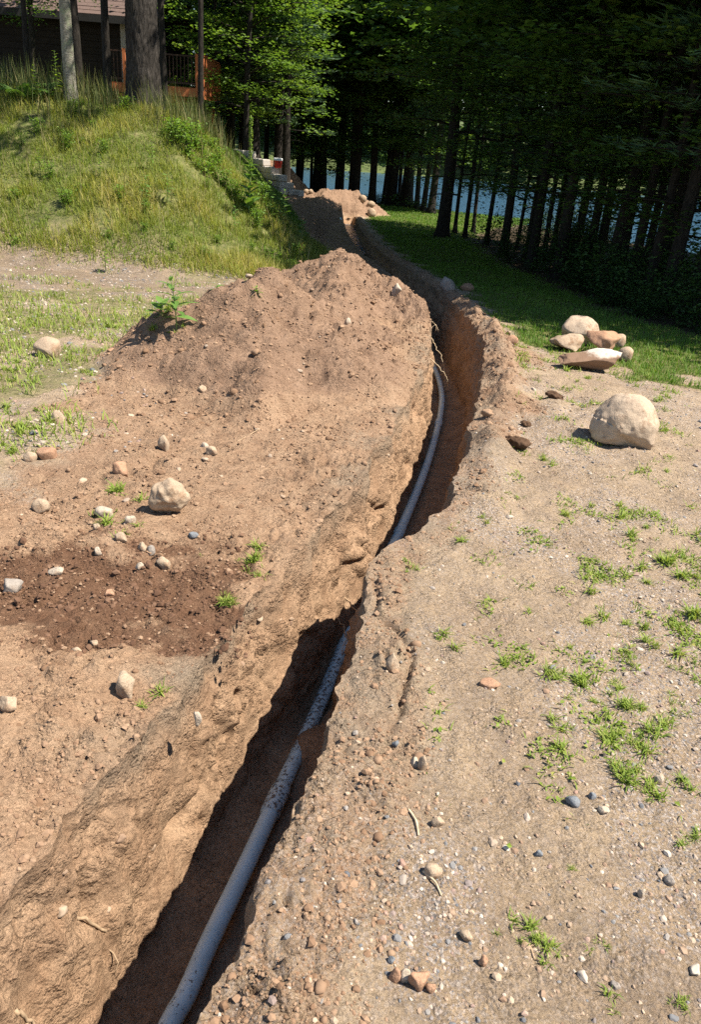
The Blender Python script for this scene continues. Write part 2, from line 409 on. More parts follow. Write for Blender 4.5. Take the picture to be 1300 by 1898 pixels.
    def fc(A): return .25*(A[:-1, :-1]+A[:-1, 1:]+A[1:, 1:]+A[1:, :-1])
    ci = np.arange(mcol-1)[None]*np.ones((n-1, 1))
    region = np.zeros((n-1, mcol-1), int)                       # 0 ground
    region[fc(lawn) > .5] = 3
    region[fc(hillm) > .5] = 2
    region[(fc(forest) > .5)] = 4
    region[(fc(hp1) > .035) & (ci < i0)] = 5
    region[(fc(hp2) > .05) & ((ci < i0) | (fc(Yg) > 30.3))] = 6
    region[(ci >= i0) & (ci < i1) & (fc(np.broadcast_to(taper, X.shape)) > .02)] = 1
    V = np.stack([X, Yg, Z], -1).reshape(-1, 3); A1 = zones.reshape(-1, 4); A2 = zones2.reshape(-1, 4)
    names = ['ground', 'trench', 'hillside', 'lawn', 'forest_floor', 'spoil_heap', 'spoil_heap']
    out = []
    for r, nm in enumerate(names):
        q = Q[region == r]
        if not len(q): out.append(None); continue
        u, inv = np.unique(q.ravel(), return_inverse=True)
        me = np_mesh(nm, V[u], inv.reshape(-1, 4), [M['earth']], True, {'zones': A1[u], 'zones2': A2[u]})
        o = link(nm, me); out.append(o)
        if r < 5: o['kind'] = 'structure'
    tag(out[5], 'long heap of loose reddish brown soil piled along the left side of the trench', 'soil heap')
    tag(out[6], 'shaded far soil heap with a sunlit top at the lake end of the trench', 'soil heap')
    return out
HOLES_L = [(1.82, -.50, .042, .15), (3.7, -.28, .04, .10), (2.2, -.30, .03, .08), (2.75, -.42, .05, .04), (4.6, -.35, .06, .05), (5.6, -.3, .09, .05), (1.35, -.35, .05, .03)]
HOLES_R = [(2.05, -.2, .09, .06), (1.9, -.3, .08, .05), (1.25, -.25, .08, .04), (5, -.3, .2, .03)]
TERR = build_terrain()

# ------------------------------------------------------------------ more materials
def leaf_material(name, c0, c1, c2=None, trans=.35, rough=.55):
    mt, nt, bs = new_mat(name); b = NB(nt)
    a = b.n('ShaderNodeAttribute', attribute_name='tint'); sp = b.n('ShaderNodeSeparateColor'); b.l(a.outputs['Color'], sp.inputs[0])
    col = b.ramp(sp.outputs[0], [(0, c0), (.6, c1), (1, c2 or c1)])
    b.l(col, bs.inputs['Base Color']); bs.inputs['Roughness'].default_value = rough; bs.inputs['Specular IOR Level'].default_value = .25
    tr = b.n('ShaderNodeBsdfTranslucent'); b.l(b.mix(1, col, (1.25, 1.25, .55), 'MULTIPLY'), tr.inputs['Color'])
    mx = b.n('ShaderNodeMixShader'); mx.inputs[0].default_value = trans
    b.l(bs.outputs[0], mx.inputs[1]); b.l(tr.outputs[0], mx.inputs[2]); b.l(mx.outputs[0], nt.nodes['Material Output'].inputs['Surface'])
    return mt
def bark_material(name, c0, c1, vscale=(9, 9, 1.6), lichen=None, strength=.9):
    mt, nt, bs = new_mat(name); b = NB(nt)
    mp = b.mapping(vscale); f = b.noise(3.2, 6, .65, mp, 1.2); g = b.noise(14, 4, .6)
    col = b.mix(b.ramp(f, [(.36, 0), (.62, 1)]), c0, c1)
    col = b.mix(.5, col, b.ramp(g, [(.3, .7), (.7, 1.25)]), 'MULTIPLY')
    if lichen:
        col = b.mix(b.ramp(b.noise(3.5, 5, .7), [(.5, 0), (.6, .9)]), col, lichen)
    b.l(col, bs.inputs['Base Color']); bs.inputs['Specular IOR Level'].default_value = .1
    b.l(b.bump(f, strength, .03), bs.inputs['Normal']); return mt
def stone_material(name, c0, c1, c2, stain=(.20,.115,.065), amt=.5, spec=0.1):
    mt, nt, bs = new_mat(name); b = NB(nt)
    n1 = b.noise(5, 8, .7); n2_ = b.noise(26, 6, .75); sp = b.noise(170, 3, .7)
    col = b.mix(b.ramp(n1, [(.35, 0), (.65, 1)]), c0, c1)
    col = b.mix(b.ramp(n2_, [(.5, 0), (.72, .8)]), col, c2)
    col = b.mix(b.ramp(b.noise(6.5, 6, .7), [(.52, 0), (.66, amt)]), col, stain)
    col = b.mix(.6, col, b.ramp(sp, [(.28, .45), (.48, 1), (.75, 1.35)]), 'MULTIPLY')
    b.l(col, bs.inputs['Base Color']); bs.inputs['Roughness'].default_value = .9; bs.inputs['Specular IOR Level'].default_value = spec
    nrm = b.bump(n2_, .6, .014); nrm = b.bump(sp, .5, .003, nrm); b.l(nrm, bs.inputs['Normal']); return mt
def random_stone_material(name, stops, rough=.85):
    """loose small stones: each takes its own colour"""
    mt, nt, bs = new_mat(name); b = NB(nt)
    oi = b.n('ShaderNodeObjectInfo'); a = b.n('ShaderNodeAttribute', attribute_name='tint'); sp = b.n('ShaderNodeSeparateColor'); b.l(a.outputs['Color'], sp.inputs[0])
    v = b.math('FRACT', b.math('ADD', sp.outputs[0], oi.outputs['Random']))
    col = b.ramp(v, stops, 'LINEAR')
    col = b.mix(.5, col, b.ramp(b.noise(90, 4, .7), [(.3, .65), (.7, 1.25)]), 'MULTIPLY')
    b.l(col, bs.inputs['Base Color']); bs.inputs['Roughness'].default_value = rough; bs.inputs['Specular IOR Level'].default_value = .15
    b.l(b.bump(b.noise(140, 4, .7), .3, .003), bs.inputs['Normal']); return mt
def plain(name, c, rough=.7, var=.25, scale=20, spec=.2, bump=0.0):
    mt, nt, bs = new_mat(name); b = NB(nt); f = b.noise(scale, 5, .65)
    col = b.mix(1, c, b.ramp(f, [(.3, 1-var), (.7, 1+var)]), 'MULTIPLY')
    b.l(col, bs.inputs['Base Color']); bs.inputs['Roughness'].default_value = rough; bs.inputs['Specular IOR Level'].default_value = spec
    if bump: b.l(b.bump(f, bump, .005), bs.inputs['Normal'])
    return mt

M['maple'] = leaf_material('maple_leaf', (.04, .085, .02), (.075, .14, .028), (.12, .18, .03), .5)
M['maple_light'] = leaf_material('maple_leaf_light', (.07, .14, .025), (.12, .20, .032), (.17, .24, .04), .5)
M['needle'] = leaf_material('pine_needle', (.028, .062, .028), (.05, .10, .040), (.08, .13, .045), .25)
M['shrub'] = leaf_material('shrub_leaf', (.02, .045, .012), (.04, .085, .018), (.07, .12, .025), .35)
M['weed'] = leaf_material('weed_leaf', (.085, .16, .022), (.15, .25, .035), (.23, .30, .05), .45)
M['milkweed'] = leaf_material('milkweed_leaf', (.085, .17, .035), (.12, .215, .045), (.16, .25, .05), .35)
M['hillgrass'] = leaf_material('hill_grass', (.12, .18, .025), (.23, .25, .045), (.42, .35, .13), .4, .7)
M['tallgrass'] = leaf_material('tall_grass', (.05, .075, .02), (.10, .115, .03), (.26, .21, .10), .3, .7)
M['lawngrass'] = leaf_material('lawn_grass', (.06, .13, .015), (.10, .19, .02), (.16, .23, .035), .35, .6)
M['crabgrass'] = leaf_material('crabgrass', (.13, .20, .028), (.21, .275, .045), (.33, .32, .09), .35, .6)
M['bark'] = bark_material('dark_bark', (.014, .012, .010), (.040, .034, .028))
M['pinebark'] = bark_material('pine_bark', (.014, .012, .010), (.060, .052, .045), (9, 9, 1.5), None, 1.0)
M['birch'] = bark_material('grey_birch_bark', (.10, .09, .07), (.25, .235, .19), (5, 5, 8), (.17, .19, .12), .5)
M['stem'] = plain('green_stem', (.13, .17, .05))
M['twig'] = plain('root_bark', (.30, .21, .13), .9, .3, 60)
M['paleroot'] = plain('pale_root', (.42, .33, .22), .9, .3, 60)
M['granite'] = stone_material('tan_granite', (.30, .222, .155), (.38, .288, .20), (.24, .16, .105), amt=.8)
M['boulder'] = stone_material('boulder_tan', (.33, .25, .18), (.44, .345, .25), (.24, .17, .12), (.20, .115, .065), .75)
M['greystone'] = stone_material('grey_stone', (.22, .19, .165), (.29, .25, .21), (.17, .145, .12), amt=.3)
M['brownstone'] = stone_material('brown_stone', (.30, .17, .105), (.36, .22, .14), (.24, .13, .08), amt=.5)
M['palestone'] = stone_material('pale_stone', (.34, .275, .205), (.41, .34, .265), (.27, .205, .145), amt=.7)
M['slate'] = stone_material('slate_stone', (.13, .14, .15), (.19, .20, .21), (.10, .10, .11), amt=.1)
M['pebble'] = random_stone_material('pebble_mix', [(0, (.10, .105, .115)), (.2, (.20, .19, .18)), (.4, (.34, .27, .21)), (.6, (.44, .38, .31)), (.8, (.28, .175, .13)), (1, (.17, .16, .155))])
M['cobble'] = random_stone_material('soil_stone', [(0, (.22, .14, .092)), (.4, (.30, .215, .148)), (.75, (.37, .28, .20)), (1, (.25, .195, .15))])
M['clod'] = random_stone_material('soil_clod', [(0, (.16, .095, .056)), (.5, (.23, .144, .09)), (1, (.28, .185, .118))], .98)
M['moistclod'] = random_stone_material('moist_clod', [(0, (.075, .040, .024)), (.6, (.12, .066, .04)), (1, (.17, .10, .062))], .98)
M['darkclod'] = plain('root_clod', (.075, .045, .028), .95, .4, 40, .05, .8)

def water_material():
    mt, nt, bs = new_mat('lake_water'); b = NB(nt)
    bs.inputs['Base Color'].default_value = (.03, .075, .12, 1); bs.inputs['Roughness'].default_value = .18
    bs.inputs['IOR'].default_value = 1.333; bs.inputs['Specular IOR Level'].default_value = .5
    mp = b.mapping((1, .55, 1)); f = b.noise(2.6, 5, .65, mp); g = b.noise(9, 3, .6, mp)
    nrm = b.bump(f, 1.0, .16); nrm = b.bump(g, .8, .05, nrm); b.l(nrm, bs.inputs['Normal']); return mt
M['water'] = water_material()

def pipe_material():
    mt, nt, bs = new_mat('grey_conduit'); b = NB(nt)
    col = b.mix(b.ramp(b.noise(8, 4, .6), [(.3, 0), (.7, 1)]), (.43, .57, .61), (.52, .65, .69))
    a = b.n('ShaderNodeAttribute', attribute_name='zones'); sp = b.n('ShaderNodeSeparateColor'); b.l(a.outputs['Color'], sp.inputs[0])
    n1 = b.noise(60, 6, .75)
    d = b.math('GREATER_THAN', b.math('ADD', n1, b.math('MULTIPLY', sp.outputs[0], .27)), .69)
    col = b.mix(b.math('MULTIPLY', d, .9), col, (.085, .052, .034))
    film = b.math('MULTIPLY', sp.outputs[0], b.ramp(b.noise(22, 5, .7), [(.4, 0), (.7, .5)]))
    col = b.mix(film, col, (.20, .14, .10))
    b.l(col, bs.inputs['Base Color']); b.l(b.math('ADD', .38, b.math('MULTIPLY', d, .5)), bs.inputs['Roughness'])
    bs.inputs['Specular IOR Level'].default_value = .4; b.l(b.bump(d, .5, .004), bs.inputs['Normal']); return mt
M['pipe'] = pipe_material()

# ------------------------------------------------------------------ shape helpers
def frames(P):
    P = np.asarray(P, float); T = np.gradient(P, axis=0); T /= np.linalg.norm(T, axis=1)[:, None] + 1e-9
    ref = np.where(np.abs(T[:, 2:3]) > .9, np.array([[1., 0, 0]]), np.array([[0, 0, 1.]]))
    A = np.cross(T, ref); A /= np.linalg.norm(A, axis=1)[:, None] + 1e-9
    # keep the frame from flipping
    for i in range(1, len(A)):
        A[i] = A[i-1] - T[i]*np.dot(A[i-1], T[i]); A[i] /= np.linalg.norm(A[i]) + 1e-9
    return A, np.cross(T, A)
def tube(P, r, n=8, cap=True):
    """verts, quads of a tube along P; r is a number or one radius per point"""
    P = np.asarray(P, float); r = np.broadcast_to(np.asarray(r, float), (len(P),))
    A, B = frames(P); t = np.arange(n)*2*math.pi/n
    V = P[:, None] + r[:, None, None]*(np.cos(t)[None, :, None]*A[:, None] + np.sin(t)[None, :, None]*B[:, None])
    k = len(P); idx = np.arange(k*n).reshape(k, n)
    Q = np.stack([idx[:-1], np.roll(idx[:-1], -1, 1), np.roll(idx[1:], -1, 1), idx[1:]], -1).reshape(-1, 4)
    V = V.reshape(-1, 3)
    if cap:
        V = np.concatenate([V, P[:1], P[-1:]]); c0, c1 = k*n, k*n+1
        e0 = np.stack([np.roll(idx[0], -1), idx[0], np.full(n, c0), np.full(n, c0)], -1)[:, :3]
        e1 = np.stack([idx[-1], np.roll(idx[-1], -1), np.full(n, c1)], -1)
        return V, Q, np.concatenate([e0, e1])
    return V, Q, np.zeros((0, 3), int)
class Acc:
    def __init__(s): s.V = []; s.Q = []; s.T = []; s.A = []; s.n = 0
    def add(s, V, Q=None, T=None, tint=None):
        V = np.asarray(V, float).reshape(-1, 3)
        s.V.append(V)
        if Q is not None and len(Q): s.Q.append(np.asarray(Q)+s.n)
        if T is not None and len(T): s.T.append(np.asarray(T)+s.n)
        a = np.ones((len(V), 4)); a[:, :3] = .5 if tint is None else np.broadcast_to(np.asarray(tint, float).reshape(-1, 1), (len(V), 1)); s.A.append(a)
        s.n += len(V)
    def tube(s, P, r, n=6, tint=None):
        V, Q, T = tube(P, r, n); s.add(V, Q, T, tint)
    def box(s, c, d, rz=0.0, tint=None, bev=0.0):
        x, y, z = np.array(d)/2
        V = np.array([[-x,-y,-z],[x,-y,-z],[x,y,-z],[-x,y,-z],[-x,-y,z],[x,-y,z],[x,y,z],[-x,y,z]])
        cs, sn = math.cos(rz), math.sin(rz); V = V @ np.array([[cs, sn, 0], [-sn, cs, 0], [0, 0, 1]]) + np.array(c)
        s.add(V, [[0,3,2,1],[4,5,6,7],[0,1,5,4],[1,2,6,5],[2,3,7,6],[3,0,4,7]], None, tint)
    def mesh(s, name, mats, smooth=True):
        F = []
        if s.Q: F.append(np.concatenate(s.Q))
        if s.T: F.append(np.concatenate(s.T))
        return np_mesh(name, np.concatenate(s.V), F, mats, smooth, {'tint': np.concatenate(s.A)})
def ico(sub):
    bm = bmesh.new(); bmesh.ops.create_icosphere(bm, subdivisions=sub, radius=1)
    V = np.array([v.co[:] for v in bm.verts]); F = np.array([[v.index for v in f.verts] for f in bm.faces]); bm.free(); return V, F
ICO = {k: ico(k) for k in (1, 2, 3, 4, 5)}
def n3(V, s, seed):
    return (n2(V[:, 0]*s+V[:, 2]*s*.61, V[:, 1]*s-V[:, 2]*s*.47, seed) + n2(V[:, 2]*s+3.1, V[:, 0]*s*.7-V[:, 1]*s*.7, seed+3))*.6
def rock_shape(sub, dims, seed, rough=.18, cuts=5, flat=.75, fine=.02):
    V, F = ICO[sub]; V = V.copy(); rg = np.random.default_rng(seed)
    for _ in range(cuts):
        nrm = rg.normal(size=3); nrm /= np.linalg.norm(nrm); d = rg.uniform(flat-.1, flat+.12)
        ex = V @ nrm - d; V = V - np.where(ex > 0, ex*.92, 0)[:, None]*nrm[None]
    r = 1 + rough*n3(V, 1.3, seed) + rough*.45*n3(V, 3.1, seed+9) + fine*n3(V, 9, seed+19) + fine*.6*n3(V, 23, seed+23)
    V = V*r[:, None]
    V = V/np.abs(V).max(0)[None]
    return V*np.array(dims)[None]/2, F

# blades of grass and leaves, many at once
def blades(acc, P, L, W, lean, tint, rg, curl=.5):
    n = len(P); a = rg.uniform(0, 2*math.pi, n); d = np.stack([np.cos(a), np.sin(a), np.zeros(n)], -1); s = np.stack([-np.sin(a), np.cos(a), np.zeros(n)], -1)
    L = np.broadcast_to(L, (n,)); W = np.broadcast_to(W, (n,)); lean = np.broadcast_to(lean, (n,))
    def pt(t, w):
        h = L*t*np.cos(lean*(.4+.6*t)); o = L*t*np.sin(lean*(.4+curl*t*1.4))
        c = P + d*o[:, None]; c = c.copy(); c[:, 2] += h
        return c - s*(W*w/2)[:, None], c + s*(W*w/2)[:, None]
    a0, b0 = pt(0, 1); a1, b1 = pt(.5, .85); a2, _ = pt(1, 0)
    V = np.stack([a0, b0, a1, b1, a2], 1).reshape(-1, 3); k = np.arange(n)[:, None]*5
    acc.add(V, k+np.array([[0, 1, 3, 2]]), k+np.array([[2, 3, 4]]), np.repeat(tint, 5))
def leaves(acc, P, S, tint, rg, tilt=.6, aspect=.75, fold=.18, droop=.25):
    n = len(P); S = np.broadcast_to(S, (n,))
    a = rg.uniform(0, 2*math.pi, n); nz = np.stack([rg.normal(0, tilt, n), rg.normal(0, tilt, n), np.ones(n)], -1); nz /= np.linalg.norm(nz, axis=1)[:, None]
    h = np.stack([np.cos(a), np.sin(a), -droop*np.ones(n)], -1); h -= nz*np.sum(h*nz, 1)[:, None]; h /= np.linalg.norm(h, axis=1)[:, None]
    s = np.cross(nz, h); Sx = S[:, None]
    V = np.stack([P - h*Sx*.5, P + s*Sx*.5*aspect + nz*Sx*fold - h*Sx*.08, P + h*Sx*.5, P - s*Sx*.5*aspect + nz*Sx*fold - h*Sx*.08], 1).reshape(-1, 3)
    k = np.arange(n)[:, None]*4
    acc.add(V, None, np.concatenate([k+np.array([[0, 3, 2]]), k+np.array([[0, 2, 1]])]), np.repeat(tint, 4))

def copy_tree(o, parent=None):
    c = o.copy(); COL.objects.link(c)
    if parent is not None: c.parent = parent
    for ch in [q for q in o.children]: copy_tree(ch, c)
    return c

# ------------------------------------------------------------------ lake, far bank, far wood
lw = np_mesh('lake', [[-300, 20, -1.2], [300, 10, -1.2], [300, 300, -1.2], [-300, 300, -1.2]], [np.array([[0, 1, 2, 3]])], [M['water']], False)
tag(link('lake', lw), kind='structure')
M['bank'] = plain('bank_grass', (.07, .09, .03), .95, .4, 1.5)
def far_bank():
    az = np.radians(np.linspace(-50, 75, 90)); rr = np.array([84, 86.5, 88, 92, 110, 160, 280]); zz = np.array([-1.6, -1.1, -.5, .3, 3, 8, 12])
    wob = 3.0*n2(az*6, 1.7, 301)
    R_ = (rr[None] + wob[:, None]); X = R_*np.sin(az)[:, None]; Y = R_*np.cos(az)[:, None]; Z = zz[None] + .25*n2(X*.2, Y*.2, 305)
    idx = np.arange(X.size).reshape(X.shape); Q = np.stack([idx[:-1, :-1], idx[:-1, 1:], idx[1:, 1:], idx[1:, :-1]], -1).reshape(-1, 4)[:, ::-1]
    tag(link('far_bank', np_mesh('far_bank', np.stack([X, Y, Z], -1).reshape(-1, 3), Q, [M['bank']])), kind='structure')
    rg = np.random.default_rng(5); acc = Acc(); nt_ = 150
    for k in range(nt_):
        a = math.radians(rg.uniform(-42, 62)); r = rg.uniform(89, 103); h = rg.uniform(9, 17); w = rg.uniform(2.2, 4.0)
        m_ = 330; t = rg.uniform(0.02, 1, m_)**.8; ww = w*np.sqrt(np.clip(1-((t-.42)/.6)**2, .02, 1)); ph = rg.uniform(0, 6.283, m_); q = np.sqrt(rg.uniform(.2, 1, m_))
        P = np.stack([r*math.sin(a)+ww*q*np.cos(ph), r*math.cos(a)+ww*q*np.sin(ph), -.6+h*t], -1)
        leaves(acc, P, rg.uniform(.7, 1.3, m_), np.clip(rg.normal(.5+.2*rg.normal(), .2, m_), 0, 1), rg, .9)
    o = link('far_woods', acc.mesh('far_woods', [M['maple']], False)); o['kind'] = 'stuff'
far_bank()

# ------------------------------------------------------------------ trees
def trunk_mesh(name, h, r, mat, seed, n=10, m_=22, bend=.25, furrow=0.0, flare=.5, top=.35):
    rg = np.random.default_rng(seed); z = h*np.linspace(0, 1, m_)**1.25
    z = np.concatenate([[-.35], z]) 
    t = np.clip(z/h, 0, 1); cx = bend*np.sin(t*3+seed)*t - bend*math.sin(seed)*0; cy = bend*np.sin(t*2.3+seed*1.7)*t
    rad = r*((1-t)**.8*(1-top)+top*(1-t*.7)) * (1 + flare*np.exp(-np.maximum(z, 0)/(r*1.6)))
    th = np.arange(n)*2*math.pi/n
    RR = rad[:, None]*(1 + .06*n2(th[None]*1.2+seed, z[:, None]*.8, seed) + .10*np.exp(-np.maximum(z[:, None], 0)/.3)*np.sin(th*4+seed)[None])
    if furrow:
        RR = RR + furrow*(np.abs(fbm(th[None]*r*30 + .6*n2(z[:, None]*2.2, th[None]*2, seed+1), z[:, None]*2.1, 2, seed+2)))
    X = cx[:, None]+RR*np.cos(th)[None]; Y = cy[:, None]+RR*np.sin(th)[None]; Z = np.broadcast_to(z[:, None], X.shape)
    idx = np.arange(X.size).reshape(X.shape)
    Q = np.stack([idx[:-1], np.roll(idx[:-1], -1, 1), np.roll(idx[1:], -1, 1), idx[1:]], -1).reshape(-1, 4)
    return np_mesh(name, np.stack([X, Y, Z], -1).reshape(-1, 3), Q, [mat]), (lambda zz: (np.interp(zz, z, cx), np.interp(zz, z, cy), np.interp(zz, z, rad)))

def maple_parts(seed, h, zlo, rmax, nb, leaf, cl=13, per=17, mat='maple', big=2.4, bark='bark', rmid=.35, low_len=1.0):
    rg = np.random.default_rng(seed); tm, axis = trunk_mesh('trunk', h, .13, M[bark], seed % 50, bend=.35)
    br = Acc(); lf = Acc()
    for i in range(nb):
        f = (i+rg.uniform(0, .8))/nb; z0 = zlo + (h*.96-zlo)*f; az = i*2.39996 + rg.normal(0, .3)
        env = (1-abs((f-rmid)/(1-rmid if f > rmid else rmid+.35))**1.7); L = max(.5, rmax*env*rg.uniform(.75, 1.15))*(low_len if f < .12 else 1)
        cx, cy, tr = axis(z0); t = np.linspace(0, 1, 6); asc = rg.uniform(.1, .4)+.5*f; dr = rg.uniform(.25, .5)*(1-f)
        bend = rg.normal(0, .25)
        ang = az + bend*t
        P = np.stack([cx + L*t*np.cos(ang), cy + L*t*np.sin(ang), z0 + L*(asc*t - dr*t*t)], -1)
        br.tube(P, np.linspace(max(.012, tr*.35), .006, 6), 4)
        m_ = max(3, int(cl*L/rmax)+2)
        tt = rg.uniform(.22, 1, m_)**.8; side = rg.normal(0, 1, m_)*.30*L*(1.15-tt*.6)
        c = np.stack([np.interp(tt, t, P[:, k]) for k in range(3)], -1); sd = np.stack([-np.sin(az+bend*tt), np.cos(az+bend*tt), -.12*np.abs(side)/.3], -1)
        c = c + sd*side[:, None]
        sz = leaf*(1+ (big-1)*float(sstep(4.5, 7, z0)))
        k = per if z0 < 6 else max(6, int(per*.6))
        PP = np.repeat(c, k, 0) + rg.normal(0, 1, (m_*k, 3))*np.array([.26, .26, .085])*(1 if z0 < 6 else 1.5)
        tint = np.clip(np.repeat(rg.normal(.45, .18, m_), k) + rg.normal(0, .14, m_*k), 0, 1)
        leaves(lf, PP, sz*rg.uniform(.7, 1.2, m_*k), tint, rg, .42)
    return tm, br.mesh('branches', [M[bark]]), lf.mesh('foliage', [M[mat]], False)
def pine_parts(seed, h, zlo, rmax, nb, tufts=16, bl=.17, w=.022, bark='bark'):
    rg = np.random.default_rng(seed); tm, axis = trunk_mesh('trunk', h, .14, M[bark], seed % 50, bend=.15)
    br = Acc(); lf = Acc()
    for i in range(nb):
        f = (i+rg.uniform(0, .8))/nb; z0 = zlo + (h*.97-zlo)*f; az = i*2.39996*1.02+rg.normal(0, .35)
        L = max(.5, rmax*(1-f*.75)*rg.uniform(.6, 1.15)); cx, cy, tr = axis(z0); t = np.linspace(0, 1, 6)
        P = np.stack([cx+L*t*math.cos(az), cy+L*t*math.sin(az), z0+L*(.05*t-.22*t*t*(1-f)+.16*t**3)], -1)
        br.tube(P, np.linspace(max(.012, tr*.28), .005, 6), 4)
        m_ = int(tufts*L/rmax)+3; tt = rg.uniform(.3, 1, m_)**.7; side = rg.normal(0, .26, m_)*L*(1.2-tt*.7)
        c = np.stack([np.interp(tt, t, P[:, k]) for k in range(3)], -1)+np.stack([-np.sin(az)*side, np.cos(az)*side, rg.normal(0, .05, m_)], -1)
        k = 11; scale = 1 if z0 < 6.5 else 2.2
        dirs = rg.normal(size=(m_*k, 3)); dirs[:, 2] = np.abs(dirs[:, 2])*.55; dirs += np.repeat(np.stack([np.cos(az)*np.ones(m_), np.sin(az)*np.ones(m_), np.zeros(m_)], -1), k, 0)*.7
        dirs /= np.linalg.norm(dirs, axis=1)[:, None]; o = np.repeat(c, k, 0)+rg.normal(0, .05, (m_*k, 3)); ln = bl*scale*rg.uniform(.7, 1.2, m_*k)
        sd = np.cross(dirs, rg.normal(size=(m_*k, 3))); sd /= np.linalg.norm(sd, axis=1)[:, None]
        ww = (w*scale*.5)
        V = np.stack([o, o+dirs*ln[:, None]*.5+sd*ww, o+dirs*ln[:, None], o+dirs*ln[:, None]*.5-sd*ww], 1).reshape(-1, 3)
        lf.add(V, np.arange(m_*k)[:, None]*4+np.array([[0, 1, 2, 3]]), None, np.repeat(np.clip(np.repeat(rg.normal(.45, .2, m_), k)+rg.normal(0, .1, m_*k), 0, 1), 4))
    # dead lower twigs
    for i in range(10):
        z0 = rg.uniform(1.2, zlo+.5); az = rg.uniform(0, 6.28); L = rg.uniform(.3, .9); cx, cy, tr = axis(z0)
        br.tube([[cx, cy, z0], [cx+L*.5*math.cos(az), cy+L*.5*math.sin(az), z0+.02], [cx+L*math.cos(az), cy+L*math.sin(az), z0-.08]], [.012, .008, .003], 4)
    return tm, br.mesh('branches', [M[bark]]), lf.mesh('foliage', [M['needle']], False)

KINDS = {}
def kind(key, name, cat, parts):
    KINDS[key] = (name, cat, parts)
kind('maple_a', 'maple_tree', 'tree', maple_parts(101, 13, 2.1, 2.6, 46, .095, low_len=.8))
kind('maple_b', 'maple_tree', 'tree', maple_parts(102, 12, 1.7, 2.3, 44, .095, low_len=1.1))
kind('maple_c', 'maple_tree', 'tree', maple_parts(103, 14, 3.4, 2.8, 44, .11))
kind('maple_far', 'maple_tree', 'tree', maple_parts(104, 13, 2.6, 3.0, 44, .15, 14, 16))
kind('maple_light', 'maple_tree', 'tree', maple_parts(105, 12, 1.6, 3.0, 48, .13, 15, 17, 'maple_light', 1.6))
kind('maple_high', 'maple_tree', 'tree', maple_parts(106, 15, 6.5, 3.0, 36, .13, 12, 14))
kind('pine_a', 'pine_tree', 'tree', pine_parts(111, 15, 3.0, 2.2, 60))
kind('pine_b', 'pine_tree', 'tree', pine_parts(112, 15, 4.6, 2.0, 52))
kind('pine_low', 'pine_tree', 'tree', pine_parts(113, 11, 1.6, 1.9, 58))
LEAN = {}
def plant_tree(key, x, y, label, group=None, rz=None, scale=1.0, thick=1.0, lean=(0, 0), zs=.74):
    name, cat, parts = KINDS[key]
    z = float(ground_z(x, y, False)) if abs(x) < 60 else 0
    e = empty(name, (x, y, z), random.uniform(0, 6.28) if rz is None else rz)
    e.scale = (scale, scale, scale*zs)
    e.rotation_euler = (lean[1], lean[0], e.rotation_euler.z) if (lean[0] or lean[1]) else (random.gauss(0, .014), random.gauss(0, .014), e.rotation_euler.z)
    for nm, me in zip(('trunk', 'branches', 'foliage'), parts):
        o = link(nm, me, e)
        if nm == 'trunk': o.scale = (thick, thick, 1)
        if nm != 'trunk': o['kind'] = 'stuff'
    return tag(e, label, cat, group)

# trunks that stand out in the photograph, by distance
G1 = 'trees in the shaded wood on the right'
L1 = 'dark slender tree standing in the black shade of the wood right of the lawn'
ORD = ['first', 'second', 'third', 'fourth', 'fifth', 'sixth', 'seventh', 'eighth', 'ninth', 'tenth', 'eleventh', 'twelfth', 'thirteenth', 'fourteenth', 'fifteenth', 'sixteenth', 'seventeenth', 'eighteenth', 'nineteenth', 'twentieth', 'twenty-first', 'twenty-second', 'twenty-third', 'twenty-fourth']
rr = random.Random(3)
wood = [(862,26.5,.8),(882,25,.75),(897,27,.7),(925,24,.8),(960,20.8,1.25),(985,23,.7),(1005,20,.8),(1018,18.2,1.15),(1040,19.5,.8),(1055,21,.8),
        (1073,15.8,1.2),(1100,18,.8),(1127,16.2,.95),(1150,17.5,.8),(1172,14.3,1.35),(1195,16,.9),(1218,13.6,.9),(1236,15.2,.8),(1252,12.6,1.0),(1276,14,.9),(1294,12.0,1.25),(1345,11.9,1.0),(1400,11.0,1.1)]
def px_at(px, Y):
    """x of the vertical above picture column px near the horizon line, at distance Y"""
    return float(at(px, 262+(px-650)*.079, Y)[0])
keys = ['maple_a', 'maple_b', 'pine_b', 'maple_c', 'pine_a']
for i, (px, Y, th) in enumerate(wood):
    plant_tree(keys[i*2 % 5] if Y < 18 else keys[(i*3+1) % 5], px_at(px, Y), Y, ORD[i]+' dark trunk of the wood front, counted rightward from the thick lone trunk', G1, scale=rr.uniform(.9, 1.15), thick=th*.64, zs=.58 if Y < 17 else .68)
plant_tree('maple_c', px_at(838, 25), 25, 'thickest dark trunk at the edge of the lawn, alone in front of the wood', scale=1.1, thick=1.35)
for k in range(26):                                            # deeper in the wood
    for _ in range(50):
        x = rr.uniform(4, 19); y = rr.uniform(10, 25.5)
        if float(shore(np.array(x), np.array(y))) < -1.2 and x > float(forest_edge(y))+1.2+.0*y: break
    plant_tree(rr.choice(['maple_a', 'maple_b', 'maple_far', 'pine_a', 'pine_b', 'pine_low']), x, y, L1, G1, scale=rr.uniform(.8, 1.1), thick=rr.uniform(.5, .95))
for (x, y) in [(7.6, 10.0), (9.8, 10.0), (11.8, 9.2), (8.6, 12), (11, 12), (13.5, 10.5), (7.8, 13.2), (14.5, 8.6)]:
    plant_tree(rr.choice(['maple_a', 'maple_b']), x, y, 'maple at the corner of the wood beyond the right edge of the photo', 'trees at the corner of the wood', scale=rr.uniform(.95, 1.1))
G2 = 'trees along the lake shore'; L2 = 'thin dark trunk silhouetted against the blue lake'
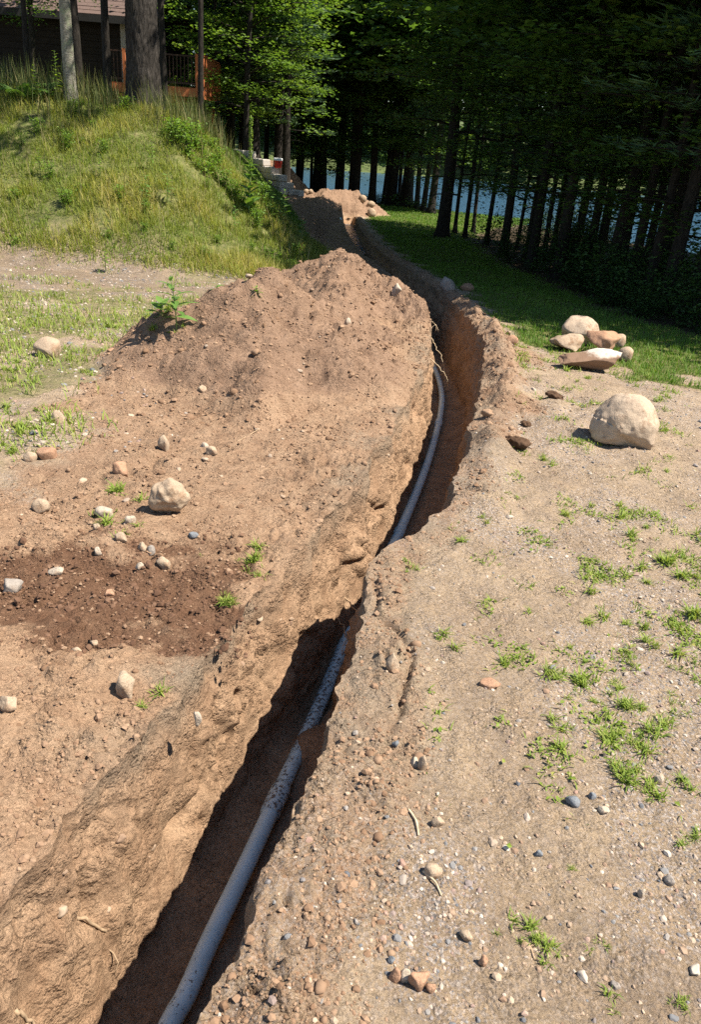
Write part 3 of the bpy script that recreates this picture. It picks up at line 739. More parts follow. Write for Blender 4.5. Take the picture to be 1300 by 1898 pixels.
for i, (px, Y, th) in enumerate([(581.5,40.5,.6),(587,41,.75),(592,40,1.0),(601.5,39.8,1.05),(608,40.6,.7),(637,40.4,.95),(658,39,1.1),(667,38.4,1.25),(698,38.6,1.25),(720,39.5,.75),(729,39,.8),(736,38.8,1.35),(749,39.2,.7),(758,38.6,1.3),(767,38.0,1.6),(784,37.2,.8),(797,36,.9),(812,35,1.1)]):
    plant_tree('pine_b' if th > .9 else 'maple_far', px_at(px, Y), Y, ORD[i]+' from left of the thin dark trunks silhouetted against the lake', G2, scale=rr.uniform(.95, 1.15), thick=th)
G3 = 'trees left of the lake view'; L3 = [q+' behind the stone retaining wall' for q in ('slim low pine far left', 'pine second from the left', 'low pine third from the left', 'stout dark pine trunk left of the red bucket', 'stout dark pine trunk just right of the wall end', 'darkest pine trunk next to the lake view', 'low bushy pine at the left end of the lake view', 'distant leafy maple between the stout pines', 'light green leafy maple')]
for i, (px, Y, k, th) in enumerate([(404,33,'pine_low',.6),(424,36,'pine_a',.8),(447,38,'pine_low',.8),(472,33.5,'pine_a',1.5),(517,35,'pine_b',1.5),(533,33.6,'pine_a',1.35),(556,41,'pine_low',1.0),(494,39.5,'maple_far',.9),(430,33.5,'maple_light',.7)]):
    plant_tree(k, px_at(px, Y), Y, L3[i], G3, scale=rr.uniform(.95, 1.1), thick=th)
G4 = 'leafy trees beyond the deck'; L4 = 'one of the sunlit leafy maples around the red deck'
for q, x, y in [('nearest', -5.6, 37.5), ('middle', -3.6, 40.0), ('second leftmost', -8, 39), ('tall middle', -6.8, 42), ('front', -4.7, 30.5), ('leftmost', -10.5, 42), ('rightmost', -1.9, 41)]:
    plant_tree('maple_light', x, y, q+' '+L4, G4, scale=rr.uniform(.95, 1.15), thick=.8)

# the trees on the hill crest
def hill_tree(key, px, Y, label, thick, rz=0, lean=(0,0), scale=1.0):
    return plant_tree(key, px_at(px, Y), Y, label, None, rz, scale, thick, lean, .85)
tm, ax_ = trunk_mesh('trunk', 17, .285, M['pinebark'], 4, n=96, m_=200, bend=.05, furrow=.045, flare=.28)
pp = KINDS['maple_high'][2]
pc = pine_parts(114, 16, 6.6, 4.6, 60, 26, .24, .03)
KINDS['big_pine'] = ('pine_tree', 'tree', (tm, pc[1], pc[2]))
hill_tree('big_pine', 269, 16.6, 'massive pine trunk with deeply furrowed grey bark on the hill crest', 1.0, 1.0, (.001, .001))
bt, _ = trunk_mesh('trunk', 13, .105, M['birch'], 9, n=20, m_=60, bend=.10, flare=.3)
KINDS['birch'] = ('birch_tree', 'tree', (bt, pp[1], pp[2]))
hill_tree('birch', 134, 15.7, 'pale lichen-spotted leaning trunk at the left of the hill crest', 1.0, 2.0, (-.055, .0))
KINDS['grey_tree'] = ('maple_tree', 'tree', (trunk_mesh('trunk', 13, .095, M['bark'], 14, n=16, m_=30, bend=.15)[0], pp[1], pp[2]))
hill_tree('grey_tree', 152, 17.4, 'dark trunk just behind the pale leaning trunk', 1.0, .5, (-.03, 0))
hill_tree('grey_tree', 57, 18.5, 'thin crooked trunk in front of the dark house wall at far left', .6, 2.5, (-.05, 0))
hill_tree('grey_tree', 203, 20, 'dark trunk between the pale trunk and the massive pine', 1.0, 4.5)
hill_tree('grey_tree', 309, 20.5, 'slim dark trunk touching the right side of the massive pine', .85, 3.3)
hill_tree('grey_tree', 371, 23, 'slim dark trunk in front of the red deck panel', .85, 1.3)
for q, x, y in (('left', -13.6, 26.4), ('right', -11.2, 28.2)):  # maples added to shade the wall and cover the left of the roof
    plant_tree('maple_c', x, y, q+' of two leafy trees added to shade and cover the house roof', 'leafy trees added to shade the house', scale=1.0, thick=.8, zs=.8)

# ------------------------------------------------------------------ undergrowth of the wood
def shrub_mesh(seed, h, r, n, leaf, mat='shrub'):
    rg = np.random.default_rng(seed); st = Acc(); lf = Acc(); ns = 7
    for i in range(ns):
        az = i*2.4+rg.normal(0, .3); L = h*rg.uniform(.6, 1.0); sp = r*rg.uniform(.2, .75); t = np.linspace(0, 1, 5)
        P = np.stack([sp*t**1.3*math.cos(az), sp*t**1.3*math.sin(az), L*t-.05], -1); st.tube(P, np.linspace(.010, .003, 5), 4)
        k = n//ns; tt = rg.uniform(.12, 1, k); c = np.stack([np.interp(tt, t, P[:, q]) for q in range(3)], -1)
        PP = c + rg.normal(0, 1, (k, 3))*np.array([r*.28, r*.28, h*.07])
        leaves(lf, PP, leaf*rg.uniform(.6, 1.25, k), np.clip(rg.normal(.45, .2, k), 0, 1), rg, .5)
    return st.mesh('stems', [M['bark']]), lf.mesh('foliage', [M[mat]], False)
SHR = [shrub_mesh(201, 1.3, .8, 620, .085), shrub_mesh(202, 1.9, .9, 760, .085), shrub_mesh(203, .8, .7, 480, .08)]
WEEDM = [shrub_mesh(211, .55, .30, 190, .075, 'weed'), shrub_mesh(212, .75, .32, 220, .08, 'weed'), shrub_mesh(213, .4, .34, 190, .065, 'weed')]
def plant_shrub(name, parts, x, y, label, cat, group, s):
    e = empty(name, (x, y, float(ground_z(x, y, False))), random.uniform(0, 6.28)); e.scale = (s, s, s*random.uniform(.85, 1.15))
    link('stems', parts[0], e); link('foliage', parts[1], e)['kind'] = 'stuff'
    return tag(e, label, cat, group)
rr = random.Random(8)
for k in range(84):
    y = 8.6 + 20*rr.random()**1.5; x = float(forest_edge(y)) + .3 + 3.2*rr.random()**1.5
    if y > 24: x += 1.2
    if float(shore(np.array(x), np.array(y))) > -1.0: continue
    plant_shrub('sapling', SHR[k % 3], x, y, 'low leafy sapling in the dark undergrowth along the edge of the wood', 'sapling', 'undergrowth saplings in the wood', rr.uniform(.35, .8)*(1.35 if k % 4 == 0 else 1))
for k, (px, Y) in enumerate([(683, 39.6), (690, 39.3), (705, 39.2), (712, 39.4), (745, 38.6), (775, 37.6), (795, 36.6), (815, 35.5)]):
    plant_shrub('shore_bush', SHR[2], px_at(px, Y), Y, 'little bush at the foot of the lakeside trunks', 'bush', 'bushes on the lake shore', rr.uniform(.5, .9))
# bright weeds along the right flank of the hill
k = 0
for (px, py) in [(405,300),(390,300),(400,325),(430,355),(448,372),(468,385),(485,372),(500,392),(375,280),(360,268),(392,268),(345,255),(415,345),(380,318),(350,285),(330,262),(478,395),(508,405),(318,250),(365,305)]:
    p = at(px, py+6); k += 1
    if p[1] > 20 or p[2] < -1: 
        continue
    plant_shrub('leafy_weed', WEEDM[k % 3], p[0], p[1], 'bright green leafy weed on the right shoulder of the hillside', 'weed', 'leafy weeds on the shoulder of the hillside', rr.uniform(.4, .75))

rg_ = np.random.default_rng(91); k = 0
while k < 62:                                                  # broad-leaved weeds spread over the slope
    y = rg_.uniform(11.5, 15.6); x = rg_.uniform(-7, -1.1)
    if hill_raw(np.array(x), np.array(y))[1] < .08 or n2(x*1.2, y*1.2, 433) < -.1: continue
    plant_shrub('broadleaf_weed', WEEDM[k % 3], x, y, 'small broad-leaved weed among the grass of the hillside', 'weed', 'broad-leaved weeds on the hillside', float(rg_.uniform(.22, .5))); k += 1

# ------------------------------------------------------------------ boulders and single stones
def stone(px, py, w, h, label, cat='stone', mat='granite', seed=1, sub=3, depth=None, rough=.16, cuts=5, flat=.78, rz=0.0, sink=.16, tilt=(0, 0), name=None, lift=0.0, Y=None):
    p = at(px, py, Y)
    if Y is not None: p[2] = float(ground_z(p[0], p[1], False))
    dist = float((p-CAM) @ FWD); W = w/FPX*dist; Hh = h/FPX*dist*.92; D = (depth or .85)*W
    V, F = rock_shape(sub, (W, D, Hh/(1-sink)), seed, rough, cuts, flat)
    me = np_mesh(name or 'stone', V, F, [M[mat]], True)
    o = link(name or 'stone', me)
    x, y = p[0], p[1]+D*.42
    o.location = (x, y, float(ground_z(x, y)) + Hh/(1-sink)*(.5-sink) + lift); o.rotation_euler = (tilt[0], tilt[1], rz)
    return tag(o, label, cat)
def lone_boulder():
    p = at(1168, 833); s = float((p-CAM) @ FWD)/FPX; W, D, Hh = 134*s, 112*s, 100*s
    V, F = rock_shape(5, (2, 2, 2), 21, .10, 7, .90, .025)
    t = (V[:, 2]+1)/2
    low = np.clip(-V[:, 2], 0, 1); fat = 1+.75*low**2.2; V[:, 0] *= fat; V[:, 1] *= fat; V[:, 2] = np.where(V[:, 2] < 0, np.maximum(V[:, 2], -.80), V[:, 2])
    V[:, 0] = V[:, 0]*(1.02-.20*t**1.4) - .07*t; V[:, 1] = V[:, 1]*(1.0-.18*t)
    V[:, 2] -= .10*V[:, 0]*(V[:, 2] < 0)                   # lower right belly
    V = V*np.array([W, D, Hh/.92])/2
    o = link('boulder', np_mesh('boulder', V, F, [M['boulder']])); o.location = (p[0], p[1]+D*.42, p[2]+Hh*.40); o.rotation_euler = (0, .05, .15)
    tag(o, 'large rounded tan boulder standing alone on the gravel yard at the right', 'boulder')
lone_boulder()
stone(1079, 642, 74, 58, 'domed pale boulder at the back of the boulder pile', 'boulder', 'boulder', 22, 4, .9, .14, 10, .70, .1, .08, (0, .1), name='boulder')
stone(1058, 655, 74, 38, 'flat-faced boulder at the left of the boulder pile', 'boulder', 'granite', 23, 4, .8, .16, 12, .62, -.2, .1, name='boulder')
stone(1121, 660, 72, 48, 'brown soil-covered boulder in the middle of the boulder pile', 'boulder', 'brownstone', 24, 4, .8, .16, 12, .62, .3, .05, lift=.03, name='boulder')
stone(1149, 648, 28, 26, 'small tan stone resting at the right end of the boulder pile', 'stone', 'granite', 25, 3, .9, .1, 5, .8, name='boulder', lift=.02)
stone(1162, 672, 30, 30, 'rounded stone low at the right foot of the boulder pile', 'stone', 'granite', 26, 3, .9, .1, 5, .8, name='boulder')
def wedge():
    p = at(1100, 692); dist = float((p-CAM) @ FWD); s = dist/FPX
    V, F = rock_shape(5, (118*s, 62*s, 48*s), 27, .12, 7, .72)
    u = V[:, 0]/(118*s)+.5                                      # thin end at the left, blunt end at the right
    V[:, 2] *= .30+.75*np.clip(u, 0, 1)**.8; V[:, 2] += np.clip(u, 0, 1)*14*s - 6*s
    o = link('boulder', np_mesh('boulder', V, F, [M['wedge']])); o.location = (p[0], p[1]+30*s, p[2]+19*s); o.rotation_euler = (.12, 0, .06)
    tag(o, 'long wedge-shaped boulder with a whitish upper edge in front of the boulder pile', 'boulder')
mt, nt, bs = new_mat('wedge_stone'); b = NB(nt)
nz = b.n('ShaderNodeSeparateXYZ'); b.l(b.coord('Generated'), nz.inputs[0])
zz = b.math('ADD', nz.outputs[2], b.math('MULTIPLY', b.math('SUBTRACT', b.noise(9, 6, .7), .5), .5)); zz = b.math('SUBTRACT', zz, b.math('MULTIPLY', nz.outputs[0], .35))
col = b.mix(b.ramp(zz, [(.50, 0), (.60, 1)]), (.20, .125, .08), (.52, .45, .37)); col = b.mix(b.ramp(b.noise(20, 6, .7), [(.5, 0), (.65, .7)]), col, (.24, .15, .10))
b.l(col, bs.inputs['Base Color']); b.l(b.bump(b.noise(30, 6, .7), .5, .01), bs.inputs['Normal']); M['wedge'] = mt
wedge()
stone(308, 960, 80, 78, 'knobbly tan boulder on the bare soil left of the trench', 'boulder', 'granite', 31, 5, .85, .22, 7, .78, .3, .07, name='boulder')
stone(86, 664, 58, 38, 'flat-topped angular block on the weedy gravel at far left', 'boulder', 'granite', 32, 3, .8, .04, 10, .55, .5, .1, name='stone_block')
S_ = [
 (220,884,34,30,'rounded fist-size stone above and left of the knobbly boulder','brownstone'),(82,853,42,23,'reddish half-buried stone beside the grass patch at far left','brownstone'),
 (52,855,26,21,'dusty stone touching the reddish half-buried one','granite'),(70,952,36,24,'rounded dusty stone near the left edge on bare soil','granite'),
 (72,1,0,0,None,None),(76,950,1,1,None,None),
 (188,962,38,20,'pale flat stone lying among grass left of the knobbly boulder','palestone'),(240,974,24,16,'small pale stone between the grass and the knobbly boulder','palestone'),
 (70,944,1,1,None,None),(303,838,25,30,'upright egg-shaped tan stone at the foot of the soil heap','granite'),(379,831,20,14,'small whitish speckled stone at the foot of the soil heap','palestone'),
 (391,848,22,17,'tan stone just below the whitish speckled one','granite'),(14,1102,46,26,'grey smooth stone at the left edge beside the dark moist soil','greystone'),
 (101,1072,34,13,'pale flake of stone lying on the dark moist soil','palestone'),(373,718,20,15,'long tan stone lying half buried in the face of the soil heap','granite'),
 (736,543,22,22,'tan stone perched on the right crest of the soil heap','palestone'),(644,600,14,18,'small pale stone embedded high on the soil heap','palestone'),
 (830,538,32,24,'grey rounded stone in the shade at the edge of the lawn','greystone'),(866,540,30,16,'dark stone in the shade right of the grey rounded one','brownstone'),
 (950,640,26,18,'smooth brown oval stone beside the trench, left of the boulder pile','brownstone'),(943,623,10,9,'small tan stone behind the smooth brown oval one','granite'),
 (103,785,30,26,'tan stone at the left foot of the soil heap','granite'),(205,650,26,12,'dusty stone at the upper left foot of the soil heap','brownstone'),
 (302,1056,30,22,'tan cobble on the edge of the dark moist soil','granite'),(262,1022,22,18,'cobble lying in the row of stones above the moist soil','granite'),
 (277,1024,20,18,'roundest cobble of the row above the moist soil','greystone'),(178,984,16,12,'small cobble below the pale flat stone','granite'),
 (222,1010,24,18,'dusty cobble left of the row above the moist soil','granite'),(180,1033,18,14,'small whitish cobble on the upper edge of the moist soil','palestone'),
 (357,1000,20,12,'dark slate chip on sunlit soil below the knobbly boulder','slate'),(258,1055,18,14,'whitish cobble left of the tan cobble at the moist soil','palestone'),
 (727,1246,28,38,'oval stone stuck in the right lip of the trench','granite'),(769,1422,24,20,'pale cobble on the right bank, left of a pair','palestone'),
 (784,1432,20,28,'upright cobble on the right bank, right of a pair','granite'),(803,1630,36,26,'tan angular cobble next to a broken stick on the right bank','granite'),
 (733,1820,26,38,'brown egg-shaped cobble in the group at the bottom of the photo','brownstone'),(752,1822,24,30,'pale round cobble in the group at the bottom of the photo','palestone'),
 (776,1838,44,44,'largest brown cobble in the group at the bottom of the photo','brownstone'),(800,1842,22,20,'small reddish cobble right of the group at the bottom','brownstone'),
 (726,1790,16,18,'blue-grey chip above the group of cobbles at the bottom','slate'),(897,1790,18,26,'brown upright cobble on the right bank near the bottom','brownstone'),
 (812,1537,26,22,'dusty cobble on the right bank above the angular one','granite'),(1066,1496,30,18,'flat blue-grey stone on the gravel at the right','slate'),
 (1100,1478,18,16,'dark slate stone among gravel near the weeds','slate'),(1222,1452,20,18,'pale stone among the weeds at the right','palestone'),
 (1120,1512,24,12,'pale flat stone right of the flat blue-grey one','palestone'),(999,1592,16,14,'black chip on the gravel in the lower right','slate'),
 (663,1785,1,1,None,None),(735,1380,16,14,'purple-grey chip in the loose right bank','slate'),(910,1280,40,14,'crumbled red sandstone lying flat on the right bank','brownstone'),
 (1190,1668,16,22,'whitish chip standing on the lower right gravel','palestone'),(1245,1640,22,18,'pale grey stone at the right edge gravel','greystone'),
 (865,1745,26,18,'dusty cobble in the loose soil near the bottom','granite'),(1146,1832,22,14,'flat grey stone near the bottom right weeds','greystone'),
 (228,1296,42,52,'large smooth stone half buried near the left rim of the trench','granite'),(365,1340,16,26,'pale oval stone set in the left wall rim','palestone'),
 (12,1325,44,26,'dusty stone at the left edge below the moist soil','granite'),(172,1200,16,12,'small stone among the rubble left of the trench','granite'),
 (140,1215,20,14,'dusty stone in the rubble below the moist soil','granite'),(200,1105,22,14,'brown stone in the middle of the moist soil','brownstone'),
 (912,532,1,1,None,None),(700,1225,1,1,None,None)]
for k, (px, py, w, h, lb, mt_) in enumerate(S_):
    if lb is None: continue
    small = w < 26
    stone(px, py, w, h, lb, 'stone', mt_, 40+k, 3, .8, .22, 9, .66, random.uniform(-.5, .5), .30)
stone(1146, 770, 1.2, 1, 'x') if False else None
# stones by the far end of the trench
for (px, py, w, h, Y, lb) in [(672, 372, 15, 14, 31.2, 'pale stone on the far soil heap'), (688, 372, 16, 12, 31.2, 'upper brown stone of two beside the far end of the trench'), (690, 384, 18, 16, 30.4, 'lower tan stone of two beside the far end of the trench'),
                           (568, 362, 14, 12, 31, 'pale stone at the left foot of the far soil heap'), (575, 370, 10, 8, 30.6, 'small pale stone left of the far soil heap')]:
    stone(px, py, w, h, lb, 'stone', 'granite', px, 2, .9, .12, 5, .8, Y=Y)
# dark root clod and lumps on the right bank
def clod(px, py, w, h, label, seed, mat='darkclod'):
    p = at(px, py); s = float((p-CAM) @ FWD)/FPX; V, F = rock_shape(4, (w*s, w*s*.7, h*s*1.2), seed, .55, 2, .8, .12)
    o = link('earth_clod', np_mesh('earth_clod', V, F, [M[mat]])); o.location = (p[0], p[1]+w*s*.3, p[2]+h*s*.35); o.rotation_euler = (0, .15, -.25); tag(o, label, 'clod')
clod(962, 836, 54, 26, 'dark crumbly root clod on the soil between trench and lone boulder', 5)
clod(975, 792, 24, 12, 'small dark clod above the big root clod', 8)
clod(1030, 742, 40, 14, 'dark flattened lump of turf beside the loose soil', 9)
clod(905, 775, 30, 16, 'brown lump of earth on the right lip of the trench', 10, 'clod')

# ------------------------------------------------------------------ the conduit in the trench
PIPE = [(-.56,.55),(-.46,1.0),(-.379,1.308),(-.353,1.389),(-.318,1.556),(-.248,1.853),(-.176,2.189),(-.065,2.7),(.08,3.43),(.28,4.25),(.46,5.14),(.64,6.2),(.83,7.6),(.90,8.6),(.90,9.8),(.80,11.4),(.66,13)]
def catmull(P, k=8):
    P = np.asarray(P, float); out = []
    E = np.concatenate([[2*P[0]-P[1]], P, [2*P[-1]-P[-2]]])
    for i in range(1, len(E)-2):
        for t in np.linspace(0, 1, k, endpoint=False):
            a, b_, c, d = E[i-1:i+3]; out.append(.5*((2*b_)+(-a+c)*t+(2*a-5*b_+4*c-d)*t*t+(-a+3*b_-3*c+d)*t**3))
    out.append(P[-1]); return np.array(out)
pxy = catmull(PIPE, 14); pz = gz(pxy[:, 1]) - .74 + .045 + .012*n2(pxy[:, 1]*.8, 2.2, 77)
pz = pz + np.interp(pxy[:, 1], [0, .9, 1.5, 2.3, 2.6, 3.4, 4], [.0, .0, .01, .0, .0, .02, .0])
PP_ = np.concatenate([pxy, pz[:, None]], 1)
RP = .0305
pipe = empty('conduit_pipe', tuple(PP_[0])); tag(pipe, 'long grey plastic conduit pipe lying on the bottom of the trench', 'pipe')
V, Q, T = tube(PP_ - PP_[0], RP, 24)
dirt_amt = np.interp(np.concatenate([np.repeat(pxy[:, 1], 24), pxy[[0, -1], 1]]), [.5, 1.2, 1.5, 1.75, 2.0, 2.2, 2.5, 3.0, 3.2, 3.45, 3.8, 20], [.42, .38, .25, .04, .12, .5, .62, .6, .25, .06, .0, 0])
upn = np.concatenate([np.tile(np.zeros(24), len(pxy)), [0, 0]])
z1 = np.stack([dirt_amt]*3+[np.ones_like(dirt_amt)], -1)
link('pipe_length', np_mesh('pipe_length', V, [Q, T], [M['pipe']], True, {'zones': z1}), pipe)
for yc in (4.42, 7.15, 2.12):
    i = int(np.argmin(np.abs(pxy[:, 1]-yc))); seg = PP_[i-1:i+2]
    d = (seg[2]-seg[0]); d /= np.linalg.norm(d); c = PP_[i]
    pts = [c-d*.075, c-d*.06, c+d*.045, c+d*.075]; V, Q, T = tube(np.array(pts)-PP_[0], [RP+.0055, RP+.0065, RP+.0065, RP+.001], 24)
    da = np.full(len(V), .0 if yc > 3 else .6)
    link('coupling', np_mesh('coupling', V, [Q, T], [M['pipe']], True, {'zones': np.stack([da]*3+[np.ones_like(da)], -1)}), pipe)
# far end of the line, sticking up from the trench
e = empty('pipe_riser', (-.98, 26.6, float(gz(26.6))-.72)); tag(e, 'thin pale pipe end rising out of the far shaded trench', 'pipe')
acc = Acc(); acc.tube(catmull([(.0, -2.2, .1), (.06, -.9, .16), (.04, -.1, .34), (-.02, .25, .62), (-.10, .5, .86)]), .036, 10); z = acc.mesh('pipe_length', [M['pipe']]); link('pipe_length', z, e)
acc = Acc(); acc.tube([(.05, -.15, .28), (.0, .05, .46)], .075, 10); link('clamp', acc.mesh('clamp', [M['darkclod']]), e)

# ------------------------------------------------------------------ roots and sticks
def root(name, P, r0, r1, label, mat='paleroot', forks=0, seed=0, cat='root'):
    rg = np.random.default_rng(seed); P = np.asarray(P, float); acc = Acc(); c = catmull(P, 7); c[1:-1] += rg.normal(0, .0002 if name == 'stick' else min(.006, .012*float(np.linalg.norm(P[-1]-P[0]))), c[1:-1].shape)
    acc.tube(c-P[0], np.linspace(r0, r1, len(c)), 6)
    for _ in range(forks):
        i = rg.integers(len(c)//4, len(c)-2); L = rg.uniform(.06, .16); d = rg.normal(size=3); d[2] = -abs(d[2])-.4; d /= np.linalg.norm(d)
        f = np.array([c[i]+d*L*t + rg.normal(0, .006, 3)*(t > 0) for t in np.linspace(0, 1, 5)]); acc.tube(f-P[0], np.linspace(r1*1.1, r1*.5, 5), 5)
    o = link(name, acc.mesh(name, [M[mat]])); o.location = P[0]; return tag(o, label, cat)
def tp(y, u, h):
    """a spot in the trench: u 0..1 from the left wall to the right wall, h above its floor"""
    L, R = np.interp(y, LIP[:,0], LIP[:,1]), np.interp(y, LIP[:,0], LIP[:,2]); return (L+(R-L)*u, y, float(gz(y))-.74+h)
root('hanging_root', [tp(8.7, .05, .62), tp(8.65, .22, .50), tp(8.6, .40, .36), tp(8.55, .50, .20), tp(8.5, .52, .06)], .006, .0025, 'longest pale root hanging over the far part of the conduit', forks=4, seed=1)
root('hanging_root', [tp(7.6, .0, .56), tp(7.55, .18, .50), tp(7.5, .38, .40), tp(7.5, .44, .30)], .005, .002, 'forked pale root reaching from the left wall to the conduit', forks=3, seed=2)
root('hanging_root', [tp(9.6, .0, .76), tp(9.55, .14, .66), tp(9.5, .30, .62), tp(9.45, .42, .55)], .005, .002, 'upper pale root sticking out of the left trench wall under the heap', forks=4, seed=3)
root('hanging_root', [tp(9.2, .0, .70), tp(9.15, .10, .58), tp(9.1, .16, .44)], .005, .002, 'short dangling root left of the upper pale root', forks=4, seed=4)
root('hanging_root', [tp(3.3, .02, .24), tp(3.2, .28, .22), tp(3.05, .55, .20), tp(2.95, .80, .14)], .0045, .002, 'thin root crossing the trench above the conduit', 'twig', 2, 5)
root('hanging_root', [tp(3.2, .02, .20), tp(3.1, .25, .16), tp(2.95, .5, .15), tp(2.85, .74, .11)], .0045, .002, 'second thin root crossing just below the first', 'twig', 1, 6)
root('hanging_root', [tp(3.5, .12, .28), tp(3.4, .3, .22), tp(3.3, .44, .26), tp(3.3, .52, .20)], .004, .002, 'curled root loop above the crossing roots', 'twig', 2, 7)
root('hanging_root', [tp(2.75, .95, .48), tp(2.7, .84, .46), tp(2.65, .78, .43)], .005, .002, 'short broken root poking out of the right lip', 'twig', 2, 8)
def stick(a, b_, r, label, mat='paleroot'):
    r = r*.62
    p, q = at(*a), at(*b_); p[2] = float(ground_z(p[0], p[1]))+r*.8; q[2] = float(ground_z(q[0], q[1]))+r*.8
    md = (p+q)/2 + np.array([.006, .004, r*.6]); return root('stick', [p, md, q], r, r*.8, label, mat, cat='stick')
stick((784, 1618), (818, 1664), .0045, 'short barkless stick beside the tan angular cobble')
stick((757, 1500), (776, 1552), .006, 'flat pale splinter of wood on the loose right bank')
stick((965, 1740), (992, 1776), .005, 'brown twig lying across a weed clump on the right', 'twig')
stick((482, 795), (440, 818), .005, 'thin twig lying at the foot of the soil heap', 'twig')
root('hanging_root', [(-.655, 1.32, -.30), (-.60, 1.36, -.37), (-.575, 1.40, -.46), (-.57, 1.42, -.52)], .006, .003, 'grey root running down the near left trench wall', 'twig', 1, 12)
root('hanging_root', [(-.66, 1.08, -.30), (-.645, 1.10, -.37), (-.63, 1.12, -.45)], .006, .003, 'grey root end low on the left wall at the bottom edge of the photo', 'twig', 2, 13)

# ------------------------------------------------------------------ house, deck, stone wall on the hill
M['siding'] = plain('brown_siding', (.018, .013, .011), .8, .3, 3)
M['trim'] = plain('white_trim', (.35, .32, .30), .7, .1)
M['roof'] = plain('roof_shingle', (.11, .075, .063), .95, .3, 25)
M['fascia'] = plain('dark_fascia', (.03, .028, .028), .7, .2)
M['deckwood'] = plain('red_stained_wood', (.42, .13, .05), .65, .25, 12)
M['darkrail'] = plain('dark_brown_rail', (.05, .026, .018), .6, .2)
M['glass'] = plain('dark_window_glass', (.02, .022, .025), .08, .05, 5, .5)
def part(name, parent, mats, boxes, smooth=False):
    a = Acc()
    for bx in boxes: a.box(*bx)
    return link(name, a.mesh(name, mats, smooth), parent)
HX0, HX1, HY = -18.5, -8.3, 31.6
zg = 0.9
house = empty('house', (HX1, HY, zg)); tag(house, 'dark brown house behind the trees on the hill with a low shingled roof', 'house')
wz = 4.78
bw = link('wall', None or Acc.mesh((lambda a: (a.box(((HX0-HX1)/2, 3.0, (wz-zg)/2), (HX1-HX0, 6, wz-zg)), a)[1])(Acc()), 'wall', [M['siding']], False), house)
zb = .15; k = 0
while zb < wz-zg-.05:                                          # lap boards on the front wall
    bd = part('siding_board', bw, [M['siding']], [(((HX0-HX1)/2, -.016-.0, zb), (HX1-HX0+.02, .028, .19))]); bd.rotation_euler = (0, 0, 0); zb += .205; k += 1
rf = Acc(); ov = .75; y0, y1, zE, zR = -ov, 3.0, wz-zg-.02, wz-zg+2.05
def slab(acc, pts, th):
    P = np.array(pts, float); n = np.cross(P[1]-P[0], P[3]-P[0]); n /= np.linalg.norm(n)
    V = np.concatenate([P, P-n*th]); acc.add(V, [[0,1,2,3],[7,6,5,4],[0,4,5,1],[1,5,6,2],[2,6,7,3],[3,7,4,0]])
xa, xb = HX0-HX1-.4, .45
roof = link('roof', None, house); rm = Acc()
slab(rm, [(xa, y0, zE), (xb, y0, zE), (xb, y1, zR), (xa, y1, zR)], .12); slab(rm, [(xa, y1+.002, zR), (xb, y1+.002, zR), (xb, 6+ov, zE), (xa, 6+ov, zE)], .12)
bpy.data.objects.remove(roof); roof = link('roof', rm.mesh('roof', [M['roof']], False), house)
sc_ = Acc()
nrow = 16
for i in range(nrow):                                          # shingle courses, each a slightly raised strip
    f = i/nrow; yy = y0+(y1-y0)*f; z_ = zE+(zR-zE)*f
    xs = np.arange(xa, xb, .34)
    for j, x_ in enumerate(xs):
        x_ = x_+(.17 if i % 2 else 0)
        if x_+.33 > xb: continue
        t_ = .012+.006*((i*7+j*3) % 3); a_ = np.array([[x_, yy, z_+t_], [x_+.33, yy, z_+t_], [x_+.33, yy+(y1-y0)/nrow, z_+(zR-zE)/nrow+t_*.3], [x_, yy+(y1-y0)/nrow, z_+(zR-zE)/nrow+t_*.3]]); slab(sc_, a_, .014)
so_ = link('shingle', sc_.mesh('shingle', [M['roof']], False), roof); so_['kind'] = 'stuff'
part('fascia_board', house, [M['fascia']], [(((xa+xb)/2, y0-.015, zE-.12), (xb-xa, .03, .22))])
dr = part('door', house, [M['trim']], [((-.82, -.05, 2.85), (.42, .06, 2.0))]); part('door_panel', dr, [M['fascia']], [((-.82+.06, -.095, 3.3), (.14, .03, .7))])

DX0, DX1, DY0, DY1, DZ = -9.3, -6.22, 29.8, 33.4, 2.74
deck = empty('deck', (DX1, DY0, zg)); tag(deck, 'raised red stained wooden deck on posts beside the house', 'deck')
def rel(x, y, z): return (x-DX1, y-DY0, z-zg)
for k in range(int((DY1-DY0)/.15)):
    part('floor_board', deck, [M['deckwood']], [(rel((DX0+DX1)/2, DY0+.07+k*.15, DZ-.02+.002*(k % 2)), (DX1-DX0, .138, .036))])
part('rim_joist', deck, [M['deckwood']], [(rel((DX0+DX1)/2, DY0-.022, DZ-.16), (DX1-DX0+.04, .04, .24))])
part('rim_joist', deck, [M['deckwood']], [(rel(DX1+.022, (DY0+DY1)/2, DZ-.16), (.04, DY1-DY0, .24))])
part('beam', deck, [M['deckwood']], [(rel((DX0+DX1)/2, DY0+.5, DZ-.40), (DX1-DX0-.1, .14, .22))])
for (x, y) in [(DX1-.10, DY0+.5), (DX1-.75, DY0+.5), (DX1-2.4, DY0+.5), (DX1-.1, DY1-.8), (DX1-4.2, DY0+.5)]:
    zt = DZ-.52; zb_ = float(ground_z(x, y, False))-.2; part('post', deck, [M['deckwood']], [(rel(x, y, (zt+zb_)/2), (.12, .12, zt-zb_))])
rail = part('railing', deck, [M['darkrail']], [(rel((DX0+DX1)/2, DY0+.04, DZ+.93), (DX1-DX0, .09, .045)), (rel((DX0+DX1)/2, DY0+.04, DZ+.12), (DX1-DX0, .05, .06))])
for k in range(int((DX1-DX0)/.125)):
    part('baluster', rail, [M['darkrail']], [(rel(DX0+.08+k*.125, DY0+.04, DZ+.525), (.032, .032, .745))])
